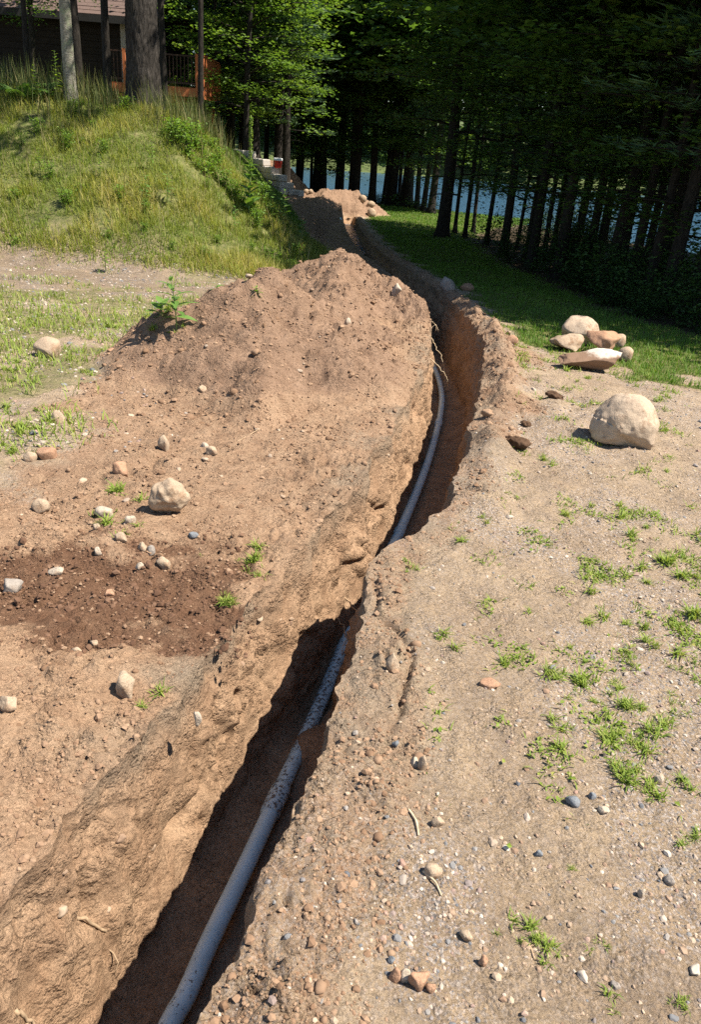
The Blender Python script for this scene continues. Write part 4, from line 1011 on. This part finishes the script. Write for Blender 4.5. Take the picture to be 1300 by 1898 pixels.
for x in (DX1-2.5, DX1-.06):
    part('railing_post', rail, [M['deckwood']], [(rel(x, DY0-.05, DZ+.45), (.09, .085, 1.1))])
side = part('side_panel', deck, [M['deckwood']], [(rel(DX1+.03, (DY0+DY1)/2, DZ+1.0), (.12, DY1-DY0, .05))])
nb_ = 22
for k in range(nb_):
    y_ = DY0+.05+(DY1-DY0-.1)*(k+.5)/nb_
    part('panel_board', side, [M['deckwood']], [(rel(DX1+.065+.004*(k % 2), y_, DZ+.33), (.022, (DY1-DY0)/nb_-.012, 1.27))])
    if k % 3 == 1: part('vent_slot', side, [M['fascia']], [(rel(DX1+.079, y_, DZ-.02), (.012, .11, .05))])

M['block'] = stone_material('wall_block', (.40, .36, .31), (.47, .43, .38), (.33, .29, .25), (.2, .15, .11), .2)
W0, W1 = np.array([-5.35, 31.2]), np.array([-3.3, 28.15])
wallE = empty('retaining_wall', (W1[0], W1[1], -.24)); tag(wallE, 'low retaining wall of pale stacked stone blocks at the hill foot', 'wall')
dW = (W0-W1); LW = float(np.linalg.norm(dW)); dW = dW/LW; angW = math.atan2(dW[1], dW[0])
zt_wall = .62; zb_w = float(wallE.location.z); rb = random.Random(4)
BM = [np_mesh('block', *(lambda VF: (VF[0], [VF[1]]))(rock_shape(2, (.43, .30, .20), 500+i, .05, 16, .60, .02)), [M['block']], False) for i in range(4)]
def bevel_block(i):
    bm = bmesh.new(); bmesh.ops.create_cube(bm, size=1)
    for v in bm.verts: v.co = (v.co.x*.43*(1+rb.uniform(-.03, .03)), v.co.y*.30*(1+rb.uniform(-.06, .06)), v.co.z*.196)
    bmesh.ops.bevel(bm, geom=list(bm.edges), offset=.022, segments=1, affect='EDGES'); me = bpy.data.meshes.new('block'); bm.to_mesh(me); bm.free(); me.materials.append(M['block']); return me
BM = [bevel_block(i) for i in range(4)]
nrows = 6
top_line = lambda s_: .80 + (.0 if s_ < 1.0 else .2 if s_ < 2.1 else .42)
for r_ in range(nrows):
    zc = zb_w + .08 + r_*.20
    nblk = 8
    for k in range(nblk):
        s_ = (k+.5*(r_ % 2))*.435+.22
        slope = s_*.26*0
        if .08+r_*.20+.08 > top_line(s_)+.02: continue
        o = link('block', BM[(k+r_*2) % 4], wallE); o.location = (dW[0]*s_+rb.uniform(-.02, .02), dW[1]*s_+rb.uniform(-.02, .02), zc-zb_w); o.rotation_euler = (0, 0, angW+rb.uniform(-.04, .04))
for (dx, dy, dz, rz) in [(.15, -.22, .08, .1), (.14, -.2, .28, .0), (.13, -.22, .48, .05), (.40, .05, .05, .1), (.66, .12, .03, .5), (.36, .06, .25, -.2)]:
    o = link('block', BM[rb.randrange(4)], wallE); o.location = (dx, dy, dz); o.rotation_euler = (0, 0, angW+math.pi/2*0+rz)
bz = zb_w+.08+.70
bk = empty('bucket', (W1[0]-.02, W1[1]+.25, bz-.02)); tag(bk, 'small red bucket with a white lid standing on the stone wall', 'bucket')
M['red'] = plain('red_plastic', (.55, .03, .02), .4, .1, 10, .4); M['white'] = plain('white_plastic', (.75, .75, .72), .5, .05)
def lathe(acc, prof, n=20):
    prof = np.array(prof, float); th = np.arange(n)*2*math.pi/n; V = np.stack([prof[:, :1]*np.cos(th)[None], prof[:, :1]*np.sin(th)[None], np.broadcast_to(prof[:, 1:], (len(prof), n))], -1)
    idx = np.arange(len(prof)*n).reshape(len(prof), n); acc.add(V.reshape(-1, 3), np.stack([idx[:-1], np.roll(idx[:-1], -1, 1), np.roll(idx[1:], -1, 1), idx[1:]], -1).reshape(-1, 4))
a = Acc(); lathe(a, [(.001, 0), (.10, 0), (.125, .02), (.135, .22), (.14, .24)]); link('bucket_body', a.mesh('bucket_body', [M['red']]), bk)
a = Acc(); lathe(a, [(.145, .225), (.15, .235), (.15, .285), (.14, .30), (.001, .302)]); link('lid', a.mesh('lid', [M['white']]), bk)
a = Acc(); th = np.linspace(0, math.pi, 10); a.tube(np.stack([.145*np.cos(th), -.08*np.sin(th)*1.0, .22-.10*np.sin(th)], -1), .005, 5); link('handle', a.mesh('handle', [M['fascia']]), bk)

# ------------------------------------------------------------------ single plants
def ovate(L, W, n=6, droop=.25, fold=.2):
    t = np.linspace(0, 1, n+1); w = W/2*np.sin(np.pi*t**.8)**.9+.001; x = L*t; z = -droop*L*t*t + .05*L*t
    V = np.concatenate([np.stack([x, -w, z+fold*w], -1), np.stack([x, 0*w, z], -1), np.stack([x, w, z+fold*w], -1)]); k = n+1; i = np.arange(n)
    Q = np.concatenate([np.stack([i, i+1, i+1+k, i+k], -1), np.stack([i+k, i+k+1, i+1+2*k, i+2*k], -1)]); return V, Q
def leaf_me(L, W, mat, droop=.25, tint=.5):
    V, Q = ovate(L, W, 6, droop); a = Acc(); a.add(V, Q, None, np.full(len(V), tint)); return a.mesh('leaf', [M[mat]])
MILK = [leaf_me(.15, .075, 'milkweed', .2, t) for t in (.2, .5, .8)]
NARROW = [leaf_me(.17, .05, 'milkweed', .3, t) for t in (.1, .35, .6)]
WLEAF = [leaf_me(.11, .04, 'weed', .3, t) for t in (.3, .6, .9)]
def leafy_plant(name, px, py, hpx, label, LM, pairs, s=1.0, Y=None, lean=(0, 0), cat='weed', step=1.57):
    p = at(px, py, Y)
    if Y is not None: p[2] = float(ground_z(p[0], p[1], False))
    h = hpx/FPX*float((p-CAM) @ FWD); e = empty(name, tuple(p), random.uniform(0, 6)); tag(e, label, cat)
    a = Acc(); P = np.array([[0, 0, -.05], [lean[0]*.3*h, lean[1]*.3*h, h*.5], [lean[0]*h, lean[1]*h, h]]); c = catmull(P, 5); a.tube(c, np.linspace(.006, .003, len(c)), 6); link('stem', a.mesh('stem', [M['stem']]), e)
    for k in range(pairs):
        f = .22+.78*(k+.6)/pairs; q = [np.interp(f*h, c[:, 2], c[:, i]) for i in range(3)]
        for sgn in (0, math.pi):
            o = link('leaf', random.choice(LM), e); o.location = q; sc = s*(1.1-.55*abs(f-.55)/.45*(1 if f > .55 else .6)); o.scale = (sc, sc, sc)
            o.rotation_euler = (random.gauss(0, .2), -.25-.55*max(0, f-.5)+random.gauss(0, .15), k*step+sgn+random.gauss(0, .2))
    return e
leafy_plant('milkweed', 526, 418, 62, 'tall milkweed with big pale green leaves at the foot of the hillside', MILK, 9, 1.0)
leafy_plant('milkweed', 560, 450, 40, 'short milkweed right of the tall one, next to the soil heap', MILK, 6, .95)
leafy_plant('milkweed', 501, 402, 52, 'milkweed left of and behind the tall one', MILK, 7, .8)
leafy_plant('milkweed', 271, 375, 46, 'milkweed on the middle of the hillside, left of a pair', NARROW, 8, .7)
leafy_plant('milkweed', 311, 385, 58, 'milkweed on the middle of the hillside, right of a pair', NARROW, 8, .75)
leafy_plant('milkweed', 435, 432, 46, 'small milkweed on the lower right of the hillside', NARROW, 7, .65)
leafy_plant('milkweed', 328, 612, 92, 'dark-leaved weed on the gravel beside the left slope of the soil heap', NARROW, 8, .95, lean=(-.1, 0))
leafy_plant('milkweed', 300, 600, 40, 'broad low weed left of the dark-leaved one', MILK, 5, .9)
leafy_plant('milkweed', 402, 552, 24, 'tiny weed sprout behind the soil heap', NARROW, 4, .5)
leafy_plant('goldenrod', 186, 330, 42, 'thin weed on the left half of the hillside', WLEAF, 9, .7)
leafy_plant('goldenrod', 75, 330, 50, 'yellowish weed near the left edge of the hillside', WLEAF, 9, .8)
leafy_plant('goldenrod', 108, 195, 88, 'tall pale weed on the crest left of the leaning trunk', WLEAF, 14, 1.0)
leafy_plant('goldenrod', 68, 200, 70, 'weed with pale flower heads at the left crest', WLEAF, 12, .9)
leafy_plant('goldenrod', 196, 505, 40, 'spindly weed at the hillside foot by the gravel', WLEAF, 7, .7)
leafy_plant('goldenrod', 283, 320, 60, 'bushy weed high on the hillside', WLEAF, 10, .8)
leafy_plant('goldenrod', 475, 555, 22, 'little yellow-flowered weed behind the soil heap', WLEAF, 6, .5)
# mullein
p = at(461, 398); hm = 165/FPX*float((p-CAM) @ FWD); e = empty('mullein', tuple(p)); tag(e, 'tall mullein spike standing above the hillside weeds', 'weed')
a = Acc(); a.tube(catmull([(0, 0, -.05), (.02, 0, hm*.5), (.015, 0, hm)], 6), np.linspace(.016, .008, 13), 7); link('stem', a.mesh('stem', [M['stem']]), e)
a = Acc(); rg = np.random.default_rng(3); kz = rg.uniform(.45, 1, 240); ph = rg.uniform(0, 6.28, 240); rr_ = .032*(1.1-kz*.7)+.008
leaves(a, np.stack([.018+rr_*np.cos(ph), rr_*np.sin(ph), hm*kz], -1), .035, rg.uniform(.3, 1, 240), rg, 1.0); sp_ = link('flower_spike', a.mesh('flower_spike', [M['weed']], False), e); sp_['kind'] = 'stuff'
for k in range(22):
    f = .04+.5*(k/22); o = link('leaf', MILK[k % 3], e); o.location = (.01, 0, hm*f); s_ = 1.9*(1-f*1.1)+.3; o.scale = (s_, s_*.9, s_); o.rotation_euler = (0, -.5+random.gauss(0, .2), k*2.4)
# fern
def frond(L, seed):
    a = Acc(); n = 14; t = np.linspace(0, 1, 9); P = np.stack([L*t, 0*t, L*(.75*t-.75*t*t)], -1); a.tube(P, np.linspace(.005, .002, 9), 4, .5)
    for i in range(n):
        f = .15+.83*i/n; c = np.array([L*f, 0, L*(.75*f-.75*f*f)]); w = L*.30*math.sin(math.pi*min(1, f*.75+.25))
        for s in (-1, 1):
            V = np.array([c, c+[w*.5+.02, s*w*.5-.0, -.01], c+[w*.45, s*w, -.04], c+[w*.15-.015, s*w*.5, -.01]]); a.add(V, [[0, 1, 2, 3]] if s < 0 else [[0, 3, 2, 1]], None, np.full(4, .5))
    return a.mesh('frond', [M['milkweed']], False)
FR = [frond(.55, 1), frond(.42, 2)]
for (px, py, lb, n, Y) in [(38, 168, 'bright fern at the left crest of the hillside', 8, 15.4), (82, 172, 'smaller fern right of the bright one', 6, 15.8)]:
    p = at(px, py, Y); e = empty('fern', (p[0], p[1], float(ground_z(p[0], p[1], False)))); tag(e, lb, 'fern')
    for k in range(n):
        o = link('frond', FR[k % 2], e); o.rotation_euler = (0, random.gauss(-.35, .15), k*6.283/n+random.gauss(0, .2))

# ------------------------------------------------------------------ grasses
def scatter(n, xr, yr, mask, rg, ypow=1.0):
    out = []; tot = 0
    while tot < n:
        u = rg.random(n*2); y = yr[0]*(yr[1]/yr[0])**(u**ypow); x = rg.uniform(xr[0], xr[1], n*2)
        k = rg.random(n*2) < mask(x, y); out.append(np.stack([x[k], y[k]], -1)); tot += int(k.sum())
        if k.sum() < n*.002: break
    return np.concatenate(out)[:n]
def soft_heap(x, y):
    h1, h2, h3 = heaps(x, y); return np.clip(1-np.maximum(h1, np.maximum(h2, h3))*14, 0, 1)
rg = np.random.default_rng(42)
a = Acc()
hm_ = lambda x, y: sstep(.02, .12, hill_raw(x, y)[1])*soft_heap(x, y)*sstep(-.55, .15, fbm(x*1.6, y*1.6, 3, 401)+.25)
P = scatter(60000, (-8.2, -.75), (11.0, 16.6), hm_, rg); z = ground_z(P[:, 0], P[:, 1], False); P3 = np.concatenate([P, z[:, None]-.01], 1)
patch = fbm(P[:, 0]*.9, P[:, 1]*.9, 3, 405)
tint = np.clip(.42+.45*patch+rg.normal(0, .2, len(P)), 0, 1); L = rg.uniform(.05, .21, len(P))*(1+.6*patch)
blades(a, P3, L, rg.uniform(.006, .011, len(P)), np.abs(rg.normal(.6, .35, len(P))), tint, rg)
o = link('hill_grass', a.mesh('hill_grass', [M['hillgrass']], False)); o['kind'] = 'stuff'
a = Acc(); crest = lambda x, y: sstep(-2.7, -3.6, x)*sstep(.75, .95, hill_raw(x, y)[1])*sstep(-.4, .2, fbm(x*.8, y*.8, 2, 411)+.2)
P = scatter(5200, (-10, -1.6), (14.6, 20), crest, rg); z = ground_z(P[:, 0], P[:, 1], False)
blades(a, np.concatenate([P, z[:, None]-.02], 1), rg.uniform(.3, .75, len(P)), rg.uniform(.008, .014, len(P)), np.abs(rg.normal(.25, .18, len(P))), np.clip(rg.normal(.45, .28, len(P)), 0, 1), rg)
P = scatter(350, (-6.5, -1.0), (11.3, 15), hm_, rg); z = ground_z(P[:, 0], P[:, 1], False)
blades(a, np.concatenate([P, z[:, None]-.02], 1), rg.uniform(.3, .6, len(P)), .007, np.abs(rg.normal(.35, .2, len(P))), np.clip(rg.normal(.9, .12, len(P)), 0, 1), rg)
o = link('tall_grass', a.mesh('tall_grass', [M['tallgrass']], False)); o['kind'] = 'stuff'
a = Acc(); lm = lambda x, y: lawn_mask(x, y)*(1-forest_mask(x, y))*soft_heap(x, y)
P = scatter(90000, (-5, 7.5), (5.4, 38), lm, rg, 1.15); z = ground_z(P[:, 0], P[:, 1], False)
blades(a, np.concatenate([P, z[:, None]-.008], 1), rg.uniform(.035, .085, len(P)), np.interp(P[:, 1], [7, 20, 38], [.006, .013, .03])*rg.uniform(.7, 1.2, len(P)), np.abs(rg.normal(.5, .3, len(P))), np.clip(.45+.35*fbm(P[:, 0], P[:, 1], 2, 421)+rg.normal(0, .2, len(P)), 0, 1), rg)
o = link('lawn_grass', a.mesh('lawn_grass', [M['lawngrass']], False)); o['kind'] = 'stuff'
a = Acc()
def dm(x, y):
    Lx = np.interp(y, LIP[:, 0], LIP[:, 1]); base = (1-soil_mask(x, y))*soft_heap(x, y)*(1-np.clip(hill_raw(x, y)[1]*8, 0, 1))*(x < Lx-.8)
    return base*sstep(.05, .4, fbm(x*1.4, y*1.4, 3, 191) + .75*np.exp(-((y-6.9)/1.7)**2) - .35*np.exp(-((y-10.2)/.8)**2))
P = scatter(16000, (-5.8, -.9), (3.4, 11.4), dm, rg, .9); z = ground_z(P[:, 0], P[:, 1], False)
blades(a, np.concatenate([P, z[:, None]-.006], 1), rg.uniform(.03, .11, len(P)), rg.uniform(.004, .009, len(P)), np.abs(rg.normal(.75, .3, len(P))), np.clip(rg.normal(.5, .25, len(P)), 0, 1), rg)
o = link('drive_grass', a.mesh('drive_grass', [M['crabgrass']], False)); o['kind'] = 'stuff'

# weed clumps on the bare ground, one by one
def tuft(seed, n, L):
    rg = np.random.default_rng(seed); a = Acc(); P = np.concatenate([rg.normal(0, L*.16, (n, 2)), np.full((n, 1), -.004)], 1)
    blades(a, P, L*rg.uniform(.45, 1.1, n), L*rg.uniform(.06, .11, n), np.clip(rg.normal(1.0, .3, n), .15, 1.45), np.clip(rg.normal(.5, .25, n), 0, 1), rg, .35)
    return a.mesh('grass_tuft', [M['crabgrass']], False)
TUFT = [tuft(600+i, n, L) for i, (n, L) in enumerate([(20, .075), (28, .095), (14, .06), (34, .11), (24, .085), (11, .05)])]
TL = [(1040,955,2),(1095,935,1),(1160,960,2),(1200,1000,3),(1240,1040,4),(1180,1060,4),(1270,1070,4),(1120,1110,3),(1110,1130,1),(1190,1155,3),(1280,1150,4),(1170,1220,4),(1080,1270,5),(1130,1280,5),(1070,1290,2),
 (1160,1310,5),(1240,1330,6),(1210,1350,3),(1180,1380,3),(1130,1370,6),(1100,1340,3),(1040,1360,3),(1160,1440,4),(1200,1470,4),(1250,1450,3),(1280,1560,4),(1060,1612,1),(1112,1752,2),(990,1740,4),(960,1720,2),(1015,1760,2),
 (1260,1862,4),(1130,1842,1),(1140,1872,1),(830,1190,2),(940,1235,1),(880,1150,1),(760,1050,3),(900,970,2),(870,1000,2),(1030,1250,2),(1230,1200,3),(1280,1250,3),(1270,1300,3),(1100,1160,2),(1060,1200,1),(980,1140,1),(1000,860,2),(1240,850,2),(1140,680,3),(1080,705,4),(1180,700,4),(1230,740,4),(1050,670,3)]
TLL = [(215,915,4),(185,960,3),(240,985,4),(460,1040,3),(485,1025,2),(430,1125,5),(370,1032,1),(262,925,1),(470,1075,2),(295,1290,1),(262,1312,1),(640,1385,0),(30,770,8),(60,800,8),(20,830,5),(90,790,3),(120,560,6),(200,600,6),(60,590,6),(280,590,5),(20,690,4),(150,690,3),(330,600,4)]
rr = random.Random(77)
def tufts(lst, label, group):
    for (px, py, n) in lst:
        for k in range(int(n*1.4+.5)):
            q = at(px+rr.gauss(0, 16 if n > 1 else 2), py+rr.gauss(0, 11 if n > 1 else 2))
            o = link('grass_tuft', TUFT[rr.randrange(6)]); o.location = (q[0], q[1], float(ground_z(q[0], q[1]))); s = rr.uniform(.28, .72)*(1.25 if q[1] > 4 else .62 if q[1] < 1.6 else 1); o.scale = (s, s, s); o.rotation_euler = (rr.gauss(0, .1), rr.gauss(0, .1), rr.uniform(0, 6.28))
            tag(o, label, 'grass tuft', group)
tufts(TL, 'small crabgrass tuft growing in the gravel right of the trench', 'crabgrass tufts on the right gravel')
tufts(TLL, 'small crabgrass tuft growing in the bare ground left of the trench', 'crabgrass tufts on the left bare ground')

a = Acc()
def yg(x, y):
    Rx = np.interp(y, LIP[:, 0], LIP[:, 2]); d = x-Rx
    return (d > .25)*sstep(1.3, 2.0, y)*(1-lawn_mask(x, y))*sstep(.05, .95, .75*fbm(x*4.3, y*4.3, 4, 441) + .25*fbm(x*1.1, y*1.1, 2, 443) + .15 + .55*np.exp(-((x-1.25)/.35)**2-((y-2.15)/.6)**2) + .45*np.exp(-((x-1.6)/.5)**2-((y-3.1)/.6)**2) + .35*sstep(5.5, 7.5, y) - .30)
P = scatter(8000, (.2, 4), (1.0, 9), yg, rg, 1.1); z = ground_z(P[:, 0], P[:, 1])
blades(a, np.concatenate([P, z[:, None]-.003], 1), rg.uniform(.012, .05, len(P))*np.interp(P[:, 1], [1, 5, 9], [.8, 1.1, 1.6]), np.interp(P[:, 1], [1, 9], [.0035, .008]), np.abs(rg.normal(.9, .35, len(P))), np.clip(rg.normal(.45, .25, len(P)), 0, 1), rg)
Pc = scatter(4500, (.2, 4), (1.0, 8), yg, rg, 1.1); zc = ground_z(Pc[:, 0], Pc[:, 1])
leaves(a, np.concatenate([Pc, zc[:, None]+rg.uniform(.002, .014, (len(Pc), 1))], 1), rg.uniform(.008, .02, len(Pc)), np.clip(rg.normal(.4, .25, len(Pc)), 0, 1), rg, .5)
o = link('yard_grass', a.mesh('yard_grass', [M['crabgrass']], False)); o['kind'] = 'stuff'

# ------------------------------------------------------------------ pebbles and crumbs
def stone_set(k, sub, seed, rough, cuts, flatz=.7):
    out = []
    for i in range(k):
        rg = np.random.default_rng(seed+i); out.append(rock_shape(sub, (1, rg.uniform(.6, .95), rg.uniform(.45, .8)*flatz/.7), seed+i, rough, cuts, .7, .05))
    return out
def strewn(name, P, S, shapes, mat, rg, sink=.3, smooth=False):
    a = Acc(); n = len(P); which = rg.integers(0, len(shapes), n)
    z = ground_z(P[:, 0], P[:, 1])
    for w_, (V, F) in enumerate(shapes):
        k = which == w_; m_ = int(k.sum())
        if not m_: continue
        an = rg.uniform(0, 6.283, m_); c, s = np.cos(an)[:, None], np.sin(an)[:, None]; sz = S[k][:, None]
        X = (V[None, :, 0]*c - V[None, :, 1]*s)*sz + P[k][:, :1]; Y = (V[None, :, 0]*s + V[None, :, 1]*c)*sz + P[k][:, 1:]; Z = V[None, :, 2]*sz + (z[k] + S[k]*(.33-sink))[:, None]
        a.add(np.stack([X, Y, Z], -1).reshape(-1, 3), None, (F[None]+np.arange(m_)[:, None, None]*len(V)).reshape(-1, 3), np.repeat(rg.random(m_), len(V)))
    o = link(name, a.mesh(name, [M[mat]], smooth)); o['kind'] = 'stuff'; return o
PB = stone_set(8, 1, 700, .16, 4); CL = stone_set(6, 1, 740, .35, 2, .8)
PBL = [(V[:], F) for V, F in [rock_shape(1, (1, .8, .6), 760+i, .2, 3, .7, .05) for i in range(6)]]
V0, F0 = None, None
bm = bmesh.new(); bmesh.ops.create_icosphere(bm, subdivisions=1, radius=.5); bm.free()
def tiny(k, seed):
    out = []
    t = (1+5**.5)/2; base = np.array([[-1,t,0],[1,t,0],[-1,-t,0],[1,-t,0],[0,-1,t],[0,1,t],[0,-1,-t],[0,1,-t],[t,0,-1],[t,0,1],[-t,0,-1],[-t,0,1]], float)/2/1.9
    F = np.array([[0,11,5],[0,5,1],[0,1,7],[0,7,10],[0,10,11],[1,5,9],[5,11,4],[11,10,2],[10,7,6],[7,1,8],[3,9,4],[3,4,2],[3,2,6],[3,6,8],[3,8,9],[4,9,5],[2,4,11],[6,2,10],[8,6,7],[9,8,1]])
    for i in range(k):
        rg = np.random.default_rng(seed+i); V = base*(1+rg.normal(0, .16, (12, 1)))*np.array([1, rg.uniform(.65, .95), rg.uniform(.5, .85)]); out.append((V, F))
    return out
TINY = tiny(10, 900)
rg = np.random.default_rng(55)
def off_trench(x, y, m_=.012):
    L, R = lips(y); return ((x < L-m_) | (x > R+m_)).astype(float)
grav = lambda x, y: (1-.75*soil_mask(x, y))*off_trench(x, y)*(1-lawn_mask(x, y))*soft_heap(x, y)*(1-np.clip(hill_raw(x, y)[1]*6, 0, 1))*(.22+.78*sstep(-.2, .3, fbm(x*1.4, y*1.4, 3, 201)+.35*sstep(.7, 1.2, x)))
P = scatter(9500, (-.2, 3.6), (.8, 8.5), lambda x, y: grav(x, y)*(x > np.interp(y, LIP[:, 0], LIP[:, 2])), rg, 1.25)
S = np.clip(rg.lognormal(math.log(.0085), .45, len(P)), .004, .024)
strewn('gravel', P, S, TINY, 'pebble', rg)
P = scatter(7000, (-.2, 3.4), (.8, 8), lambda x, y: (x > np.interp(y, LIP[:, 0], LIP[:, 2])+.03)*(1-lawn_mask(x, y))*(1-.75*soil_mask(x, y))*(.15+.85*sstep(-.1, .35, fbm(x*3.3, y*3.3, 3, 205))), rg, 1.25)
S = np.clip(rg.lognormal(math.log(.008), .5, len(P)), .004, .026); strewn('yard_crumbs', P, S, TINY, 'cobble', rg)
P = scatter(4200, (-5.5, -.9), (3.6, 11.6), lambda x, y: grav(x, y)*(x < np.interp(y, LIP[:, 0], LIP[:, 1])), rg, .75)
S = np.clip(rg.lognormal(math.log(.022), .4, len(P)), .01, .05); strewn('gravel', P, S, TINY, 'pebble', rg)
soilm = lambda x, y: np.clip(soil_mask(x, y)+(1-soft_heap(x, y)), 0, 1)*off_trench(x, y)*(1-np.clip(hill_raw(x, y)[1]*6, 0, 1))*(.3+.7*sstep(-.3, .4, fbm(x*2.2, y*2.2, 3, 431)))
P = scatter(34000, (-2.6, 1.9), (.8, 17), lambda x, y: soilm(x, y)*(1-.75*moist_mask(x, y)), rg, 1.15)
S = np.clip(rg.lognormal(math.log(.0085), .55, len(P)), .004, .04)*np.interp(P[:, 1], [.8, 3, 7, 15], [.75, 1.0, 1.5, 2.2]); strewn('soil_crumbs', P, S, TINY, 'clod', rg)
P = scatter(3800, (-2.2, -.3), (1.8, 3.0), lambda x, y: moist_mask(x, y)*(.2+.8*sstep(-.2, .3, fbm(x*4, y*4, 3, 451))), rg)
S = np.clip(rg.lognormal(math.log(.009), .55, len(P)), .004, .04); strewn('moist_crumbs', P, S, TINY, 'moistclod', rg)
# single ones: loose pebbles on the right, cobbles and clods in the dug soil
def singles(n, name, shapes, mat, xr, yr, mask, smin, smax, label, cat, group, rg, ypow=1.1, sink=.26):
    ms = [np_mesh(name, V, F, [M[mat]], True) for V, F in shapes]
    P = scatter(n, xr, yr, mask, rg, ypow)
    zz_ = ground_z(P[:, 0], P[:, 1])
    for i, (x, y) in enumerate(P):
        s = float(np.clip(rg.lognormal(math.log(smin*1.25), .4), smin, smax))*float(np.interp(y, [1, 3, 8], [1, 1.15, 1.7]))
        o = link(name, ms[i % len(ms)]); o.location = (x, y, float(zz_[i])+s*(.33-sink)); o.scale = (s, s, s); o.rotation_euler = (rg.normal(0, .25), rg.normal(0, .25), rg.uniform(0, 6.28)); tag(o, label, cat, group)
PB2 = [rock_shape(3, (1, .78, .55), 800+i, .24, 9, .62, .05) for i in range(9)]
singles(230, 'pebble', PB2, 'pebble', (.1, 2.6), (.9, 5.5), lambda x, y: grav(x, y)*(x > np.interp(y, LIP[:, 0], LIP[:, 2])+.1), .014, .034, 'loose pebble lying on the gravel yard right of the trench', 'pebble', 'loose pebbles on the right gravel yard', rg)
CB2 = [rock_shape(3, (1, .8, .62), 820+i, .24, 9, .62, .05) for i in range(9)]
singles(55, 'cobble', CB2, 'cobble', (-1.9, .6), (1.2, 9.5), lambda x, y: soilm(x, y)*(1-.85*moist_mask(x, y))*(x < np.interp(y, LIP[:, 0], LIP[:, 1])), .016, .042, 'dusty little stone in the dug soil left of the trench', 'stone', 'dusty stones in the dug soil on the left', rg)
CD2 = [rock_shape(2, (1, .85, .7), 840+i, .4, 2, .8, .10) for i in range(9)]
singles(220, 'soil_clod', CD2, 'clod', (-2.2, 1.7), (.9, 12), lambda x, y: soilm(x, y)*(1-.8*moist_mask(x, y)), .018, .05, 'crumbly brown clod of soil lying on the dug earth', 'clod', 'soil clods on the dug earth', rg)

# stones stuck in the cut faces of the trench
V_ = [np_mesh('stone', *(lambda vf: (vf[0], [vf[1]]))(rock_shape(3, (1, .8, .7), 880+i, .2, 8, .68, .04)), [M['cobble']]) for i in range(5)]
dg = bpy.context.evaluated_depsgraph_get(); dg.update()
rg = np.random.default_rng(19); k = 0
for _ in range(60):
    if k >= 26: break
    y = float(1.2*(6/1.2)**rg.random()); L = float(np.interp(y, LIP[:, 0], LIP[:, 1])); zc = float(rg.uniform(-.5, -.08))
    hit, loc, nrm, _i, ob, _m = SC.ray_cast(dg, Vector((L+.24, y, zc)), Vector((-1, 0, 0)), distance=.5)
    if not hit or ob.name != 'trench': continue
    s = float(rg.uniform(.018, .045)); o = link('stone', V_[k % 5]); o.location = loc + Vector((-.25*s, 0, 0)); o.scale = (s, s, s); o.rotation_euler = (rg.uniform(0, 6), rg.uniform(0, 6), rg.uniform(0, 6))
    tag(o, 'small dusty stone stuck in the sunlit left wall of the trench', 'stone', 'stones stuck in the left trench wall'); k += 1
